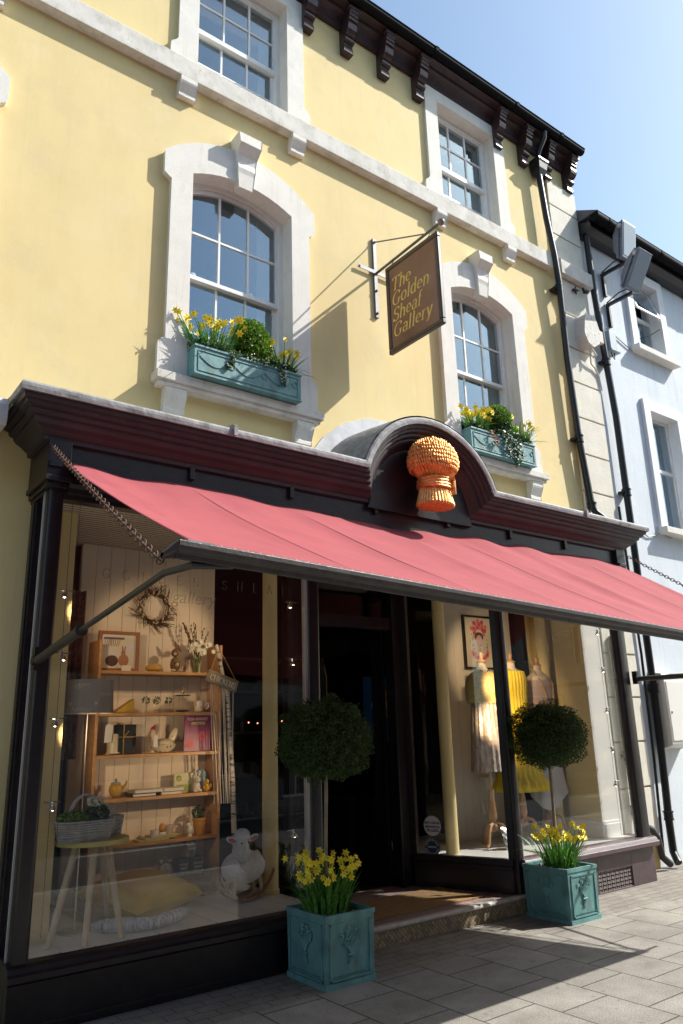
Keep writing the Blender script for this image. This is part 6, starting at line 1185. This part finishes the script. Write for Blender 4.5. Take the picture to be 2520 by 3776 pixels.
mannequin(*M1, 2.36, 'mannequin in a yellow shawl and pale fringed dress, left of the three', 1.0); mannequin(*M2, 2.38, 'mannequin in a bright yellow pleated dress, middle of the three', .9); mannequin(*M3, 2.36, 'mannequin in a mauve top and white skirt, right of the three', .8)
SEQ = mat('champagne_sequins', (.46, .37, .32), .38, metal=.25, col2=(.66, .58, .54), ns=45, b=.5, bs=40, stretch=(1, 1, .30), lo=.45, hi=.55)
c_ = thing('fringed_dress', 'pale champagne tiered fringed dress on the left mannequin', 'dress', (*M1, 1.2)); m = MB()
prof = []
for k in range(14): z_ = 1.86-.05*k; r_ = .150+.0035*k+.0; prof += [(r_, z_), (r_+.008, z_-.049)]
fig(prof, *M1, .035, 72, .8, m, 18); m.link('skirt', SEQ, c_); fig([(.158, 1.86), (.172, 2.0), (.17, 2.08), (.10, 2.17)], *M1, 0, 28, .75).link('bodice', mat('silver_bodice', (.45, .43, .42), .4, metal=.2), c_, smooth=True)
m = MB()
for k in range(12): a = R(205+110*k/11); m.ball((M1[0]+.085*math.cos(a), M1[1]+.085*math.sin(a)-.02, 2.165+.02*math.cos(k)), .009, n=6, m=4)
tag(m.link('necklace', MATS['chrome']), 'sparkling necklace on the left mannequin', 'necklace')
sw_ = MB(); fig([(.185, 1.845), (.20, 1.88), (.205, 1.95), (.205, 2.02), (.195, 2.08), (.15, 2.14), (.125, 2.165)], *M1, .02, 60, .85, sw_, 9); sw_.box(M1[0]+.04, M1[0]+.06, M1[1]-.20, M1[1]-.165, 1.85, 1.98); tag(sw_.link('shawl', mat('pale_yellow_gauze', (.60, .48, .20), .8, n=.15, ns=10, stretch=(1, 1, 4), b=.5, bs=18), smooth='all'), 'sheer yellow shawl wrapped round the left mannequin', 'shawl')
YD = mat('bright_yellow_pleats', (.66, .50, .02), .7, n=.08, ns=8); d_ = thing('yellow_dress', 'bright yellow pleated dress flaring at the hem on the middle mannequin', 'dress', (*M2, 1)); m = MB()
fig([(.155, 2.19), (.175, 2.12), (.175, 2.05), (.165, 1.95), (.16, 1.8), (.19, 1.6), (.22, 1.35), (.255, 1.15), (.30, .96)], *M2, .045, 160, .8, m, 26); m.link('dress_body', YD, d_, smooth='all')
m = MB(); fig([(.23, 1.10), (.30, 1.02), (.325, .935), (.30, .945)], *M2, .07, 160, .85, m, 20); m.link('flounce', YD, d_, smooth='all'); m = MB()
for s_ in (-1, 1): m.strip([[(M2[0]+s_*.155, M2[1]-.05, 2.14), (M2[0]+s_*.105, M2[1]-.06, 2.20), (M2[0]+s_*.07, M2[1], 2.225)], [(M2[0]+s_*.11, M2[1]-.115, 2.13), (M2[0]+s_*.07, M2[1]-.10, 2.18), (M2[0]+s_*.055, M2[1]-.03, 2.22)]])
m.link('straps', YD, d_)
e_ = thing('mauve_top', 'mauve sleeveless top on the right mannequin', 'top', (*M3, 1.4)); fig([(.175, 2.10), (.185, 2.04), (.17, 1.9), (.155, 1.75), (.17, 1.55), (.18, 1.40)], *M3, .01, 40, .78).link('top_body', mat('mauve_knit', (.40, .31, .29), .85, b=.3, bs=80), e_, smooth=True)
m = MB(); rows = []
for j, (r_, z_) in enumerate(((.16, 1.42), (.19, 1.2), (.22, 1.0), (.25, .82))): rows.append([(M3[0]+r_*(1+.05*math.sin(k*2*math.pi*9/90))*math.cos(2*math.pi*k/90), M3[1]+.8*r_*(1+.05*math.sin(k*2*math.pi*9/90))*math.sin(2*math.pi*k/90), z_-(.10 if j == 3 else 0)*math.sin(2*math.pi*k/90*2)) for k in range(90)])
m.strip(rows, True); tag(m.link('white_skirt', mat('white_linen', (.56, .56, .58), .85, b=.3, bs=30), smooth='all'), 'white linen skirt with an uneven hem on the right mannequin', 'skirt')
m = MB()
for s_ in (-1, 1): m.tube([(M3[0]+s_*.04, M3[1]+.05, 2.24), (M3[0]+s_*.09, M3[1]-.03, 2.19), (M3[0]+s_*.09, M3[1]-.13, 2.05), (M3[0]+s_*.05, M3[1]-.15, 1.85), (M3[0]+s_*.045, M3[1]-.15, 1.60)], .014, 8)
tag(m.link('bead_scarf', mat('beige_cord', (.42, .30, .18), .8, b=.8, bs=60), smooth=True), 'long beige braided scarf hanging round the neck of the right mannequin', 'scarf')
bg_ = thing('clutch_bag', 'crumpled silver clutch bag on the display floor by the left stand', 'bag', (6.22, 5.5, .44)); m = MB(); n = 14; rows = []
for s_ in (-1, 1):
    m.strip([[(6.10+.27*i/n, 5.50+.06*j/n*1.2+s_*.022*((1-(2*i/n-1)**2)*(1-(2*j/n-1)**2))**.4+.006*math.sin(i*1.7+j*1.3), .438+.21*j/n-.02*math.sin(i/n*3.14)*(j/n)) for i in range(n+1)] for j in range(n+1)])
m.link('bag_body', mat('silver_leather', (.55, .55, .58), .3, metal=.7, b=.6, bs=18), bg_, smooth='all')
# dim shop details seen through the door
fs = thing('back_fixture', 'dark shelving deep in the unlit shop behind the door', 'shelves', (4.6, 8.6, .15)); m = MB()
for z_ in (.6, 1.1, 1.6, 2.1, 2.5): m.box(3.6, 5.9, 8.5, 8.8, z_, z_+.03)
m.link('shelf_boards', mat('dark_shelf', (.10, .06, .04), .7), fs)
rs = random.Random(77); m = MB()
for k in range(40): x_ = rs.uniform(3.7, 5.8); z_ = rs.choice((.63, 1.13, 1.63, 2.13)); h_ = rs.uniform(.05, .2); m.box(x_, x_+rs.uniform(.04, .12), 8.55, 8.65, z_, z_+h_)
m.link('shelf_goods', mat('dim_goods', (.16, .10, .08), .6, col2=(.05, .07, .09), ns=3), fs)
fw_ = thing('fairy_lights', 'row of tiny red glowing lights inside the dark doorway', 'fairy lights', (4.7, 7.5, 1.7)); m = MB()
for k in range(9): m.ball((4.35+k*.11+.02*math.sin(k*3), 7.5, 1.72+.01*math.sin(k*5)), .008, n=6, m=4)
m.link('bulbs', mat('red_glow', (1, .3, .2), .5, emit=(1, .25, .15), es=4), fw_)
bl_ = thing('blue_poster', 'blue and yellow poster glimpsed through the canted pane', 'poster', (6.2, 7.6, 1.6)); MB().box(6.05, 6.55, 7.6, 7.62, 1.45, 2.25).link('sheet', mat('blue_sheet', (.02, .16, .50), .5), bl_); MB().box(6.2, 6.45, 7.592, 7.6, 1.75, 2.08).link('panel', mat('yellow_sheet', (.50, .34, .05), .5), bl_); MB().box(6.16, 6.49, 7.585, 7.592, 1.86, 1.94).link('banner', MATS['white_card'], bl_)
